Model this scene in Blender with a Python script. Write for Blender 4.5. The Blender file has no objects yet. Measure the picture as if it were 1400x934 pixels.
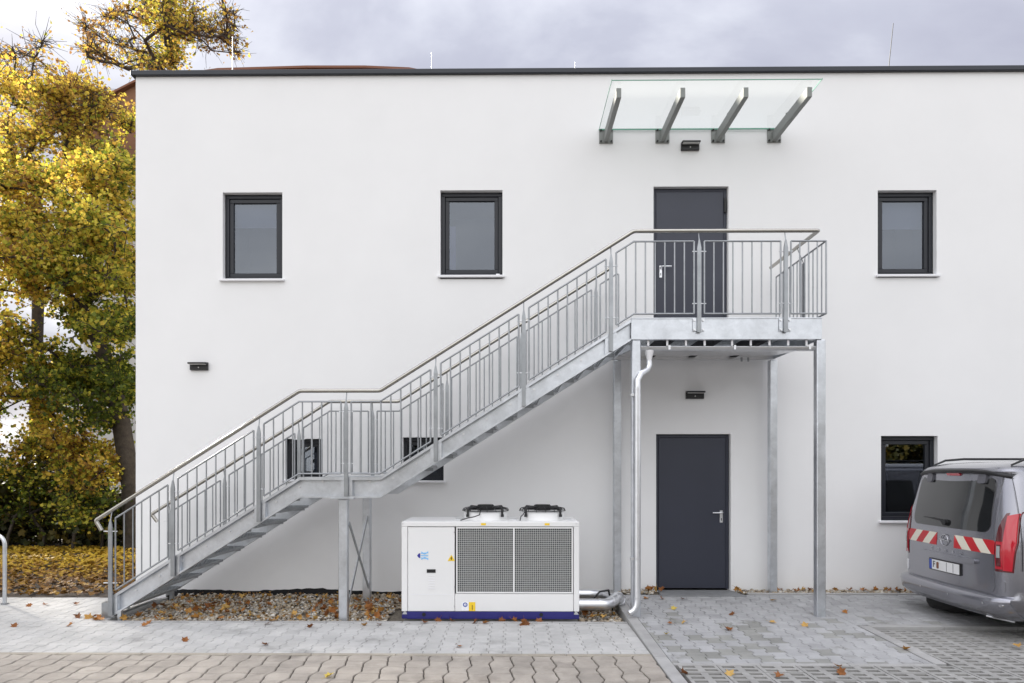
import bpy, bmesh, math, random
import numpy as np
from mathutils import Vector, Matrix
rnd = random.Random(7); rng = np.random.default_rng(11)
S = bpy.context.scene
COL = S.collection
R = math.radians
PI = math.pi
# ------------------------------------------------------------------ camera
F = 933.33; HZ = 640.0; EYE = 1.66; CY = -9.33; TH = 0.010
cam = bpy.data.objects.new('camera', bpy.data.cameras.new('camera')); COL.objects.link(cam)
cam.location = (0, CY, EYE); cam.rotation_euler = (R(90), 0, TH)
cam.data.lens = 24; cam.data.sensor_width = 36
cam.data.shift_x = F*math.tan(TH)/1400; cam.data.shift_y = (HZ-467)/1400
cam.data.clip_start = 0.05; cam.data.clip_end = 3000
S.camera = cam
# ------------------------------------------------------------------ world, sun, exposure
SUN_AZ = (-0.80, 0.60); SUN_EL = R(31)
W = bpy.data.worlds.new('World'); S.world = W; W.use_nodes = True
nt = W.node_tree; nt.nodes.clear()
def N(t, typ, **k):
    n = t.nodes.new(typ)
    for a, v in k.items():
        if a.startswith('i_'): n.inputs[a[2:].replace('_', ' ')].default_value = v
        else: setattr(n, a, v)
    return n
def ramp(t, stops, interp='LINEAR'):
    n = t.nodes.new('ShaderNodeValToRGB'); cr = n.color_ramp; cr.interpolation = interp
    while len(cr.elements) < len(stops): cr.elements.new(0.5)
    for e, (p, c) in zip(cr.elements, stops):
        e.position = p; e.color = (*c, 1) if len(c) == 3 else c
    return n
def math_node(t, op, a, b=None, clamp=False):
    n = t.nodes.new('ShaderNodeMath'); n.operation = op; n.use_clamp = clamp
    for i, v in enumerate((a, b)):
        if v is None: continue
        if isinstance(v, (int, float)): n.inputs[i].default_value = v
        else: t.links.new(v, n.inputs[i])
    return n.outputs[0]
sky = N(nt, 'ShaderNodeTexSky', sky_type='NISHITA'); sky.sun_disc = False
sky.sun_elevation = SUN_EL; sky.sun_rotation = math.atan2(SUN_AZ[0], SUN_AZ[1])
sky.air_density = 1.2; sky.dust_density = 2.0
tc = N(nt, 'ShaderNodeTexCoord'); sp = N(nt, 'ShaderNodeSeparateXYZ'); nt.links.new(tc.outputs['Generated'], sp.inputs[0])
zz = math_node(nt, 'ADD', math_node(nt, 'MAXIMUM', sp.outputs['Z'], 0.0), 0.22)
cb = N(nt, 'ShaderNodeCombineXYZ')
nt.links.new(math_node(nt, 'DIVIDE', sp.outputs['X'], zz), cb.inputs[0])
nt.links.new(math_node(nt, 'DIVIDE', sp.outputs['Y'], zz), cb.inputs[1])
mp = N(nt, 'ShaderNodeMapping'); mp.inputs['Location'].default_value = (3.1, 1.7, 0.4); mp.inputs['Scale'].default_value = (1.0, 1.5, 1)
nt.links.new(cb.outputs[0], mp.inputs[0])
nz = N(nt, 'ShaderNodeTexNoise', i_Scale=1.15, i_Detail=7.0, i_Roughness=0.52, i_Distortion=0.35); nt.links.new(mp.outputs[0], nz.inputs['Vector'])
cr = ramp(nt, [(0.32, (2.15, 2.2, 2.8)), (0.45, (2.8, 2.88, 3.45)), (0.54, (3.9, 4.0, 4.5)), (0.66, (6.4, 6.4, 6.6))]); nt.links.new(nz.outputs['Fac'], cr.inputs[0])
# an overcast sky brightens towards the zenith (CIE: 1 + 2 sin e)
up = math_node(nt, 'MAXIMUM', sp.outputs['Z'], 0.0)
# overcast: brightest overhead, and the heavier bank of cloud stands behind the building
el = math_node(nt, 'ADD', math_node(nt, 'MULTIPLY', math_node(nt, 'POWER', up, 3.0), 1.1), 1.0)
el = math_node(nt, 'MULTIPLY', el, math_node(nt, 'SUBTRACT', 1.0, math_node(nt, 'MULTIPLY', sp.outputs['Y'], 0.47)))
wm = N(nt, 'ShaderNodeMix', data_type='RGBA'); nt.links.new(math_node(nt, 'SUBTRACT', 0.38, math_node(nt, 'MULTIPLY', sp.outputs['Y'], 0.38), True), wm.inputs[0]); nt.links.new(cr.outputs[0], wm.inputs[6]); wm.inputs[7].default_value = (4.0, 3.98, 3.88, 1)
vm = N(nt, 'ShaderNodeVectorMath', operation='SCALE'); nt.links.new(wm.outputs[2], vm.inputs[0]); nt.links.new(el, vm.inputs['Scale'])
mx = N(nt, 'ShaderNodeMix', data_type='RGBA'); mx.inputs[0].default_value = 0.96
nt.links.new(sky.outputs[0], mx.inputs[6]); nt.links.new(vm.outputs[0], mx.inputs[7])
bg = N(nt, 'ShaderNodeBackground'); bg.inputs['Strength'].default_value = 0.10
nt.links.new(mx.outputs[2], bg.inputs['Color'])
wo = N(nt, 'ShaderNodeOutputWorld'); nt.links.new(bg.outputs[0], wo.inputs[0])
sl = bpy.data.lights.new('sun', 'SUN'); sl.energy = 5.0; sl.angle = R(6); sl.color = (1, 0.93, 0.82)
sun = bpy.data.objects.new('sun', sl); COL.objects.link(sun); sun.location = (-20, 20, 30)
sd = Vector((SUN_AZ[0]*math.cos(SUN_EL), SUN_AZ[1]*math.cos(SUN_EL), math.sin(SUN_EL)))
sun.rotation_euler = (-sd).to_track_quat('-Z', 'Y').to_euler()
S.view_settings.view_transform = 'Standard'; S.view_settings.look = 'None'
S.view_settings.exposure = 1.58; S.view_settings.gamma = 1.0
S.render.engine = 'CYCLES'
S.cycles.max_bounces = 8; S.cycles.transparent_max_bounces = 12
# ------------------------------------------------------------------ measuring helpers (real-world positions)
c_, s_ = math.cos(TH), math.sin(TH)
def P(px, py, Y):
    D = Y-CY; t = (px-700+F*math.tan(TH))/F
    X = D*(t*c_-s_)/(c_+t*s_); d = D*c_-X*s_
    return X, EYE-(py-HZ)*d/F
def PX(px, Y): return P(px, HZ, Y)[0]
def PZ(px, py, Y): return P(px, py, Y)[1]
# ------------------------------------------------------------------ object helpers
def tag(o, label=None, cat=None, group=None, kind=None):
    if label: o['label'] = label
    if cat: o['category'] = cat
    if group: o['group'] = group
    if kind: o['kind'] = kind
    return o
def wloc(o):
    v = Vector((0, 0, 0))
    while o: v += o.location; o = o.parent
    return v
def thing(name, label, cat, loc, group=None):
    o = bpy.data.objects.new(name, None); COL.objects.link(o); o.location = loc; o.empty_display_size = 0.2
    return tag(o, label, cat, group)
def inst(name, mesh, loc, parent=None, rot=(0, 0, 0), scale=(1, 1, 1)):
    o = bpy.data.objects.new(name, mesh); COL.objects.link(o)
    if parent: o.parent = parent; loc = Vector(loc)-wloc(parent)
    o.location = loc; o.rotation_euler = rot; o.scale = scale
    return o
class MB:
    def __init__(s): s.v = []; s.f = []; s.sm = []; s.mi = []; s.m = 0
    def add(s, vs, fs, smooth=False):
        o = len(s.v); s.v += [tuple(p) for p in vs]
        for f in fs: s.f.append([i+o for i in f]); s.sm.append(smooth); s.mi.append(s.m)
        return s
    def box(s, x0, x1, y0, y1, z0, z1):
        if x0 > x1: x0, x1 = x1, x0
        if y0 > y1: y0, y1 = y1, y0
        if z0 > z1: z0, z1 = z1, z0
        v = [(x, y, z) for z in (z0, z1) for y in (y0, y1) for x in (x0, x1)]
        return s.add(v, [(0, 2, 3, 1), (4, 5, 7, 6), (0, 1, 5, 4), (2, 6, 7, 3), (0, 4, 6, 2), (1, 3, 7, 5)])
    def bar(s, a, b, w, h, up=(0, 0, 1)):
        a, b = Vector(a), Vector(b); d = (b-a).normalized(); u = Vector(up)
        if abs(d.dot(u)) > 0.99: u = Vector((0, 1, 0))
        r = d.cross(u).normalized()*w/2; u = r.cross(d).normalized()*h/2
        v = [p+i*r+j*u for p in (a, b) for j in (-1, 1) for i in (-1, 1)]
        return s.add(v, [(0, 1, 3, 2), (4, 6, 7, 5), (0, 4, 5, 1), (2, 3, 7, 6), (0, 2, 6, 4), (1, 5, 7, 3)])
    def tube(s, pts, r, n=8, cap=True, smooth=True):
        pts = [Vector(p) for p in pts]; rs = r if isinstance(r, (list, tuple)) else [r]*len(pts)
        d0 = (pts[1]-pts[0]).normalized(); u = Vector((0, 0, 1)) if abs(d0.z) < 0.9 else Vector((0, 1, 0))
        vs = []; m = len(pts)
        for i, p in enumerate(pts):
            a = (pts[i]-pts[i-1]).normalized() if i else d0
            b = (pts[i+1]-pts[i]).normalized() if i < m-1 else a
            d = (a+b).normalized() if (a+b).length > 1e-6 else a
            x = d.cross(u).normalized(); y = x.cross(d).normalized(); u = y
            k = 1/max(0.5, math.cos(a.angle(b)/2)) if 0 < i < m-1 else 1
            bend = (b-a); bend = bend.normalized() if bend.length > 1e-6 else None
            for j in range(n):
                t = 2*PI*j/n; off = (x*math.cos(t)+y*math.sin(t))*rs[i]
                if bend and k > 1.01: off = off+bend*(off.dot(bend))*(k-1)
                vs.append(p+off)
        fs = [(i*n+j, i*n+(j+1) % n, (i+1)*n+(j+1) % n, (i+1)*n+j) for i in range(m-1) for j in range(n)]
        s.add(vs, fs, smooth)
        if cap: s.add(vs[:n], [list(range(n))[::-1]]); s.add(vs[-n:], [list(range(n))])
        return s
    def prism(s, poly, y0, y1, axis='y'):
        n = len(poly)
        if axis == 'y': v = [(a, y, b) for y in (y0, y1) for a, b in poly]
        elif axis == 'x': v = [(y, a, b) for y in (y0, y1) for a, b in poly]
        else: v = [(a, b, y) for y in (y0, y1) for a, b in poly]
        f = [list(range(n)), list(range(2*n-1, n-1, -1))]+[(i, i+n, (i+1) % n+n, (i+1) % n) for i in range(n)]
        return s.add(v, f)
    def lathe(s, prof, c, n=24, smooth=True):
        v = [(c[0]+r*math.cos(2*PI*j/n), c[1]+r*math.sin(2*PI*j/n), c[2]+z) for r, z in prof for j in range(n)]
        return s.add(v, [(i*n+j, i*n+(j+1) % n, (i+1)*n+(j+1) % n, (i+1)*n+j) for i in range(len(prof)-1) for j in range(n)], smooth)
    def mesh(s, name, mats, off=(0, 0, 0), fix=True):
        me = bpy.data.meshes.new(name); ox, oy, oz = off
        me.from_pydata([(x-ox, y-oy, z-oz) for x, y, z in s.v], [], s.f)
        me.polygons.foreach_set('use_smooth', s.sm)
        for m in (mats if isinstance(mats, (list, tuple)) else [mats]): me.materials.append(m)
        me.polygons.foreach_set('material_index', s.mi)
        if fix:
            b = bmesh.new(); b.from_mesh(me); bmesh.ops.recalc_face_normals(b, faces=b.faces); b.to_mesh(me); b.free()
        me.update(); return me
    def build(s, name, mats, parent=None, bevel=0, kind=None, fix=True, seg=1):
        off = wloc(parent) if parent else Vector((0, 0, 0))
        o = bpy.data.objects.new(name, s.mesh(name, mats, off, fix)); COL.objects.link(o)
        if parent: o.parent = parent
        if kind: o['kind'] = kind
        if bevel:
            m = o.modifiers.new('bevel', 'BEVEL'); m.width = bevel; m.segments = seg; m.limit_method = 'ANGLE'; m.angle_limit = R(40)
        return o
def text_mesh(name, txt, size, depth, mat, loc, rot, parent):
    cu = bpy.data.curves.new('t', 'FONT'); cu.body = txt; cu.size = size; cu.extrude = depth; cu.align_x = 'CENTER'; cu.align_y = 'CENTER'
    to = bpy.data.objects.new('t', cu); COL.objects.link(to)
    dg = bpy.context.evaluated_depsgraph_get(); me = bpy.data.meshes.new_from_object(to.evaluated_get(dg))
    bpy.data.objects.remove(to); me.materials.clear(); me.materials.append(mat); me.name = name
    return inst(name, me, loc, parent, rot)
# ------------------------------------------------------------------ materials
def mat(name, col, rough=0.6, metal=0.0, var=0.0, vscale=6.0, bump=0.0, bscale=60.0, spec=0.5, obj_var=0.0, isl_var=0.0, ior=None, coat=0.0, stain=None, vdetail=4.0):
    m = bpy.data.materials.new(name); m.use_nodes = True; t = m.node_tree; b = t.nodes['Principled BSDF']
    b.inputs['Roughness'].default_value = rough; b.inputs['Metallic'].default_value = metal
    b.inputs['Specular IOR Level'].default_value = spec
    if ior: b.inputs['IOR'].default_value = ior
    if coat: b.inputs['Coat Weight'].default_value = coat; b.inputs['Coat Roughness'].default_value = 0.06
    b.inputs['Base Color'].default_value = (*col, 1)
    tcn = t.nodes.new('ShaderNodeTexCoord'); geo = t.nodes.new('ShaderNodeNewGeometry')
    fac = None
    if var:
        nz = N(t, 'ShaderNodeTexNoise', i_Scale=vscale, i_Detail=vdetail, i_Roughness=0.6); t.links.new(geo.outputs['Position'], nz.inputs['Vector'])
        mr = N(t, 'ShaderNodeMapRange'); mr.inputs[1].default_value = 0.3; mr.inputs[2].default_value = 0.7
        mr.inputs[3].default_value = 1-var; mr.inputs[4].default_value = 1+var; t.links.new(nz.outputs['Fac'], mr.inputs[0]); fac = mr.outputs[0]
    for amt, out in ((obj_var, t.nodes.new('ShaderNodeObjectInfo').outputs['Random']), (isl_var, geo.outputs['Random Per Island'])):
        if amt:
            k = math_node(t, 'ADD', math_node(t, 'MULTIPLY', out, 2*amt), 1-amt)
            fac = math_node(t, 'MULTIPLY', fac, k) if fac else k
    colout = None
    if fac:
        v = N(t, 'ShaderNodeVectorMath', operation='SCALE'); v.inputs[0].default_value = col; t.links.new(fac, v.inputs['Scale']); colout = v.outputs[0]
    if stain:
        scol, sscale, lo, hi = stain
        n2 = N(t, 'ShaderNodeTexNoise', i_Scale=sscale, i_Detail=5.0, i_Roughness=0.65); t.links.new(geo.outputs['Position'], n2.inputs['Vector'])
        mr = N(t, 'ShaderNodeMapRange'); mr.inputs[1].default_value = lo; mr.inputs[2].default_value = hi; t.links.new(n2.outputs['Fac'], mr.inputs[0])
        mxn = N(t, 'ShaderNodeMix', data_type='RGBA'); t.links.new(mr.outputs[0], mxn.inputs[0])
        if colout: t.links.new(colout, mxn.inputs[6])
        else: mxn.inputs[6].default_value = (*col, 1)
        mxn.inputs[7].default_value = (*scol, 1); colout = mxn.outputs[2]
    if colout: t.links.new(colout, b.inputs['Base Color'])
    if bump:
        n3 = N(t, 'ShaderNodeTexNoise', i_Scale=bscale, i_Detail=3.0); t.links.new(geo.outputs['Position'], n3.inputs['Vector'])
        bp = N(t, 'ShaderNodeBump', i_Strength=bump, i_Distance=0.01); t.links.new(n3.outputs['Fac'], bp.inputs['Height']); t.links.new(bp.outputs[0], b.inputs['Normal'])
    return m
def leafmat(name, stops, trans=0.35, attr='tint'):
    m = bpy.data.materials.new(name); m.use_nodes = True; t = m.node_tree; t.nodes.clear()
    if attr: a = N(t, 'ShaderNodeAttribute', attribute_name=attr); src = a.outputs['Fac']
    else: src = N(t, 'ShaderNodeObjectInfo').outputs['Random']
    r = ramp(t, stops); t.links.new(src, r.inputs[0])
    d = N(t, 'ShaderNodeBsdfPrincipled', i_Roughness=0.55); t.links.new(r.outputs[0], d.inputs['Base Color']); d.inputs['Specular IOR Level'].default_value = 0.3
    o = N(t, 'ShaderNodeOutputMaterial')
    if trans:
        tr = N(t, 'ShaderNodeBsdfTranslucent'); t.links.new(r.outputs[0], tr.inputs[0])
        mxs = N(t, 'ShaderNodeMixShader'); mxs.inputs[0].default_value = trans
        t.links.new(d.outputs[0], mxs.inputs[1]); t.links.new(tr.outputs[0], mxs.inputs[2]); t.links.new(mxs.outputs[0], o.inputs[0])
    else: t.links.new(d.outputs[0], o.inputs[0])
    return m
def glassmat(name, tint, ior=1.5, rough=0.0, density=1.0):
    m = bpy.data.materials.new(name); m.use_nodes = True; t = m.node_tree; t.nodes.clear()
    lw = N(t, 'ShaderNodeLayerWeight', i_Blend=0.5); f0 = ((ior-1)/(ior+1))**2
    fr = math_node(t, 'ADD', math_node(t, 'MULTIPLY', math_node(t, 'POWER', lw.outputs['Facing'], 5.0), 1-f0), f0); g = N(t, 'ShaderNodeBsdfGlossy', i_Roughness=rough); g.inputs[0].default_value = (0.88, 0.93, 1.0, 1); tr = N(t, 'ShaderNodeBsdfTransparent'); tr.inputs[0].default_value = (*tint, 1)
    mxs = N(t, 'ShaderNodeMixShader'); t.links.new(fr, mxs.inputs[0]); t.links.new(tr.outputs[0], mxs.inputs[1]); t.links.new(g.outputs[0], mxs.inputs[2])
    o = N(t, 'ShaderNodeOutputMaterial'); t.links.new(mxs.outputs[0], o.inputs[0]); return m
M = {}
M['plaster'] = mat('plaster', (0.80, 0.80, 0.80), 0.9, var=0.022, vscale=0.8, bump=0.15, bscale=220, spec=0.2)
M['anthracite'] = mat('anthracite', (0.010, 0.012, 0.018), 0.42, var=0.06, vscale=3)
M['door'] = mat('door', (0.030, 0.034, 0.052), 0.40, var=0.05, vscale=2)
M['coping'] = mat('coping', (0.011, 0.014, 0.022), 0.4)
M['sill'] = mat('sill', (0.78, 0.78, 0.80), 0.4)
M['dark'] = mat('dark', (0.012, 0.012, 0.014), 0.7)
M['bitumen'] = mat('bitumen', (0.006, 0.006, 0.007), 0.8, bump=0.5, bscale=80)
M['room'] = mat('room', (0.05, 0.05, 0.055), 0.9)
M['blind'] = mat('blind', (0.62, 0.62, 0.66), 0.8); M['backwall'] = mat('backwall', (0.16, 0.16, 0.18), 0.9); M['lilac_reflection'] = mat('lilac_reflection', (0.30, 0.28, 0.52), 0.9)
M['curtain_or_reflection'] = mat('curtain_or_reflection', (0.50, 0.48, 0.46), 0.9, var=0.2, vscale=14)
M['glass'] = glassmat('window_glass', (0.50, 0.53, 0.58), 2.0)
M['canopy_glass'] = glassmat('canopy_glass', (0.95, 0.97, 0.96), 1.4)
_t = M['canopy_glass'].node_tree; _o = [n for n in _t.nodes if n.type == 'OUTPUT_MATERIAL'][0]; _src = _o.inputs[0].links[0].from_socket
_d = N(_t, 'ShaderNodeBsdfDiffuse'); _d.inputs[0].default_value = (.85, .88, .86, 1); _tl = N(_t, 'ShaderNodeBsdfTranslucent'); _tl.inputs[0].default_value = (.85, .88, .86, 1)
_a = N(_t, 'ShaderNodeMixShader'); _a.inputs[0].default_value = .6; _t.links.new(_d.outputs[0], _a.inputs[1]); _t.links.new(_tl.outputs[0], _a.inputs[2])
_b = N(_t, 'ShaderNodeMixShader'); _b.inputs[0].default_value = .09; _t.links.new(_src, _b.inputs[1]); _t.links.new(_a.outputs[0], _b.inputs[2]); _t.links.new(_b.outputs[0], _o.inputs[0])
M['glass_edge'] = mat('glass_edge', (0.12, 0.30, 0.22), 0.2)
def galv(name, base, metal, rough):
    m = bpy.data.materials.new(name); m.use_nodes = True; t = m.node_tree; b = t.nodes['Principled BSDF']
    geo = N(t, 'ShaderNodeNewGeometry'); b.inputs['Metallic'].default_value = metal
    vo = N(t, 'ShaderNodeTexVoronoi', i_Scale=26.0); n1 = N(t, 'ShaderNodeTexNoise', i_Scale=4.5, i_Detail=7.0, i_Roughness=0.65, i_Distortion=0.4)
    for x in (vo, n1): t.links.new(geo.outputs['Position'], x.inputs['Vector'])
    bw = N(t, 'ShaderNodeSeparateColor'); t.links.new(vo.outputs['Color'], bw.inputs[0])
    k = math_node(t, 'ADD', math_node(t, 'MULTIPLY', bw.outputs[0], 0.07), math_node(t, 'ADD', math_node(t, 'MULTIPLY', n1.outputs['Fac'], 0.75), 0.60))
    v = N(t, 'ShaderNodeVectorMath', operation='SCALE'); v.inputs[0].default_value = base; t.links.new(k, v.inputs['Scale']); t.links.new(v.outputs[0], b.inputs['Base Color'])
    t.links.new(math_node(t, 'ADD', math_node(t, 'MULTIPLY', n1.outputs['Fac'], 0.12), rough-0.02), b.inputs['Roughness'])
    return m
M['galv'] = galv('galvanised_steel', (0.62, 0.645, 0.68), 0.90, 0.30)
M['galvd'] = galv('galvanised_bar', (0.33, 0.345, 0.36), 0.85, 0.36)
M['inox'] = mat('stainless', (0.40, 0.385, 0.35), 0.24, 0.95, var=0.05, vscale=9)
M['alu'] = mat('aluminium', (0.72, 0.73, 0.75), 0.30, 0.85, var=0.06, vscale=12)
M['wire'] = mat('wire', (0.62, 0.63, 0.62), 0.45, 0.3)
M['beam'] = mat('canopy_steel', (0.23, 0.24, 0.23), 0.55, 0.1, var=0.05)
M['bolt'] = mat('bolt', (0.03, 0.03, 0.03), 0.5, 0.3)
M['white'] = mat('white_sheet', (0.76, 0.76, 0.755), 0.45, var=0.02, vscale=2, bump=0.02, bscale=300)
M['blue'] = mat('blue_paint', (0.022, 0.02, 0.16), 0.4, var=0.06)
M['fins'] = mat('fins', (0.06, 0.068, 0.068), 0.6, 0.2, var=0.5, vscale=38)
M['black'] = mat('black_plastic', (0.010, 0.010, 0.011), 0.45)
M['logo_dark'] = mat('logo_dark', (0.03, 0.03, 0.28), 0.4)
M['logo_light'] = mat('logo_light', (0.22, 0.52, 0.85), 0.4)
M['yellow'] = mat('yellow', (0.85, 0.58, 0.03), 0.4)
M['sticker'] = mat('sticker', (0.85, 0.86, 0.88), 0.4)
M['signblue'] = mat('signblue', (0.03, 0.07, 0.35), 0.4)
M['pav'] = mat('pav', (0.435, 0.43, 0.42), 0.85, var=0.10, vscale=3, obj_var=0.07, bump=0.25, bscale=260, stain=((0.24, 0.235, 0.225), 2.3, 0.57, 0.78))
M['pavs'] = mat('pavs', (0.435, 0.43, 0.42), 0.85, var=0.10, vscale=3, isl_var=0.07, bump=0.25, bscale=260, stain=((0.24, 0.235, 0.225), 2.3, 0.57, 0.78))
M['ramp'] = mat('ramp', (0.345, 0.345, 0.35), 0.85, var=0.12, vscale=4, obj_var=0.10, bump=0.25, bscale=260, stain=((0.19, 0.19, 0.17), 2.1, 0.58, 0.72))
M['rampd'] = mat('rampd', (0.255, 0.255, 0.24), 0.85, var=0.12, vscale=4, obj_var=0.12, bump=0.25, bscale=260)
M['ramps'] = mat('ramps', (0.345, 0.345, 0.35), 0.85, var=0.12, vscale=4, isl_var=0.10, bump=0.25, bscale=260)
M['beige'] = mat('beige', (0.33, 0.298, 0.262), 0.88, var=0.16, vscale=5, obj_var=0.09, bump=0.35, bscale=220, stain=((0.20, 0.175, 0.15), 2.2, 0.55, 0.78))
M['grassp'] = mat('grassp', (0.30, 0.295, 0.285), 0.88, var=0.12, vscale=6, obj_var=0.08, bump=0.3, bscale=220)
M['kerb'] = mat('kerb', (0.34, 0.335, 0.33), 0.85, var=0.12, vscale=5, obj_var=0.06, bump=0.25, bscale=200)
M['kerbb'] = mat('kerbb', (0.33, 0.30, 0.25), 0.85, var=0.18, vscale=5, obj_var=0.08, bump=0.25, bscale=200)
M['joint'] = mat('joint', (0.08, 0.07, 0.06), 0.95, var=0.3, vscale=9, bump=0.4, bscale=150)
M['jointl'] = mat('jointl', (0.19, 0.185, 0.175), 0.95, var=0.35, vscale=7, bump=0.3, bscale=150)
M['grit'] = mat('grit', (0.12, 0.108, 0.095), 0.95, var=0.5, vscale=60, bump=1.0, bscale=120)
M['gravelbed'] = mat('gravelbed', (0.16, 0.14, 0.11), 0.95, var=0.5, vscale=30, bump=1.0, bscale=60)
M['soil'] = mat('soil', (0.085, 0.070, 0.058), 0.95, var=0.4, vscale=4, bump=0.6, bscale=40)
M['asphalt'] = mat('asphalt', (0.085, 0.08, 0.075), 0.9, var=0.1, vscale=2)
M['bark'] = mat('bark', (0.045, 0.036, 0.028), 0.9, var=0.4, vscale=9, bump=0.8, bscale=30)
M['slate'] = mat('step_stone', (0.20, 0.205, 0.21), 0.7, var=0.12, vscale=8)
def stonemat(name):
    m = bpy.data.materials.new(name); m.use_nodes = True; t = m.node_tree; b = t.nodes['Principled BSDF']; b.inputs['Roughness'].default_value = 0.8
    g = N(t, 'ShaderNodeNewGeometry'); r = ramp(t, [(0, (0.13, 0.10, 0.07)), (0.25, (0.32, 0.25, 0.17)), (0.5, (0.42, 0.36, 0.27)), (0.75, (0.24, 0.235, 0.23)), (0.9, (0.55, 0.52, 0.46)), (1, (0.66, 0.63, 0.58))])
    t.links.new(g.outputs['Random Per Island'], r.inputs[0]); t.links.new(r.outputs[0], b.inputs['Base Color']); return m
M['stones'] = stonemat('river_pebbles')
M['leaf_tree'] = leafmat('maple_leaves', [(0, (0.055, 0.085, 0.012)), (0.22, (0.15, 0.19, 0.025)), (0.40, (0.42, 0.41, 0.05)), (0.60, (0.72, 0.56, 0.085)), (0.80, (0.52, 0.32, 0.05)), (1, (0.24, 0.13, 0.05))], 0.55)
M['leaf_dark'] = leafmat('hedge_leaves', [(0, (0.020, 0.028, 0.008)), (0.6, (0.05, 0.05, 0.012)), (0.85, (0.14, 0.10, 0.015)), (1, (0.32, 0.22, 0.02))], 0.2)
M['leaf_litter'] = leafmat('leaf_litter', [(0, (0.10, 0.05, 0.02)), (0.35, (0.25, 0.13, 0.03)), (0.6, (0.42, 0.26, 0.03)), (1, (0.55, 0.38, 0.04))], 0.1)
M['leaf_fall'] = leafmat('fallen_leaves', [(0, (0.16, 0.06, 0.02)), (0.3, (0.28, 0.105, 0.025)), (0.6, (0.35, 0.15, 0.035)), (0.85, (0.44, 0.24, 0.06)), (1, (0.50, 0.32, 0.10))], 0.1, None)
M['leaf_yel'] = leafmat('yellow_fallen_leaf', [(0, (0.50, 0.36, 0.05)), (1, (0.58, 0.44, 0.10))], 0.1, None)
M['paint'] = mat('car_paint', (0.30, 0.302, 0.335), 0.25, 0.78, var=0.03, vscale=3, coat=0.9)
M['cladding'] = mat('car_cladding', (0.12, 0.12, 0.135), 0.45)
M['carglass'] = mat('car_glass', (0.012, 0.013, 0.013), 0.03, spec=0.8, coat=0.5)
M['red'] = mat('red_film', (0.52, 0.012, 0.02), 0.35)
M['cream'] = mat('cream_film', (0.76, 0.72, 0.60), 0.4)
M['lamp_red'] = mat('lamp_red', (0.50, 0.008, 0.025), 0.12, coat=1.0)
M['lamp_dark'] = mat('lamp_dark', (0.10, 0.004, 0.008), 0.12, coat=1.0)
M['lamp_clear'] = mat('lamp_clear', (0.35, 0.36, 0.36), 0.15, coat=1.0)
M['chrome'] = mat('chrome', (0.6, 0.6, 0.62), 0.15, 1.0)
M['tyre'] = mat('tyre', (0.012, 0.012, 0.012), 0.8, bump=0.3)
M['plate'] = mat('plate', (0.80, 0.80, 0.80), 0.4)
M['eublue'] = mat('eublue', (0.02, 0.07, 0.42), 0.4)
M['brownwall'] = mat('brown_cladding', (0.19, 0.095, 0.055), 0.85, var=0.15, vscale=0.6)
M['brownroof'] = mat('brown_roof', (0.20, 0.085, 0.05), 0.8)
M['palewall'] = mat('pale_wall', (0.55, 0.56, 0.58), 0.9)
M['bluebox'] = mat('blue_container', (0.02, 0.025, 0.16), 0.5)
M['led'] = mat('lamp_lens', (0.6, 0.6, 0.58), 0.4)
# ------------------------------------------------------------------ ground
ZG = -0.075
def slope(y): return ZG*min(1, max(0, -y)/3.25)          # the door apron falls away from the wall
g = MB(); nx, ny = 24, 24
g.add([(-400, -400, -0.20), (400, -400, -0.20), (400, 600, -0.20), (-400, 600, -0.20)], [(0, 1, 2, 3)])
g.build('ground', M['soil'], kind='structure')
g = MB(); g.add([(-40, -45, -0.10), (40, -45, -0.10), (40, -4.62, -0.10), (-40, -4.62, -0.10)], [(0, 1, 2, 3)]); g.build('car_park', M['asphalt'], kind='structure')
YK = -2.95                       # kerb between the pale pavement and the beige paving
XE0, XE1 = 1.30, 1.42            # edging stones beside the door apron
YB = -1.62                       # front of the gravel bed
def ipoly(w, l, d, gap):
    W1, W2 = w/2+d-gap, w/2-d-gap; L = l/2-gap*0.7; a, b = l*0.31-gap*.3, l*0.19-gap*.3
    r = [(W1, -L), (W1, -a), (W2, -b), (W2, b), (W1, a), (W1, L)]
    return r+[(-x, y) for x, y in reversed(r)]
def paver_mb(poly, ch=0.006, dep=0.03, cx=0, cy=0, cz=0, mb=None):
    mb = mb or MB(); n = len(poly); mx = sum(p[0] for p in poly)/n; my = sum(p[1] for p in poly)/n
    def ins(p, q):
        x, y = p[0]-mx, p[1]-my; d = math.hypot(x, y); k = (d-q)/d; return (mx+x*k+cx, my+y*k+cy)
    v = [(*ins(p, ch), cz) for p in poly]+[(*ins(p, 0), cz-ch) for p in poly]+[(*ins(p, 0), cz-dep) for p in poly]
    f = [list(range(n))]+[(k*n+i, k*n+(i+1) % n, (k+1)*n+(i+1) % n, (k+1)*n+i) for k in (0, 1) for i in range(n)]
    return mb.add(v, f)
def clip_box(poly, cx, cy, x0, x1, y0, y1):
    p = [(x+cx, y+cy) for x, y in poly]
    for ax, lim, sg in ((0, x0, 1), (0, x1, -1), (1, y0, 1), (1, y1, -1)):
        out = []
        for i in range(len(p)):
            a, b = p[i-1], p[i]; da, db = sg*(a[ax]-lim), sg*(b[ax]-lim)
            if (da >= 0) != (db >= 0):
                t = da/(da-db); out.append((a[0]+(b[0]-a[0])*t, a[1]+(b[1]-a[1])*t))
            if db >= 0: out.append(b)
        p = out
        if len(p) < 3: return None
    if max(q[0] for q in p)-min(q[0] for q in p) < 0.03 or max(q[1] for q in p)-min(q[1] for q in p) < 0.03: return None
    return [(x-cx, y-cy) for x, y in p]
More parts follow.
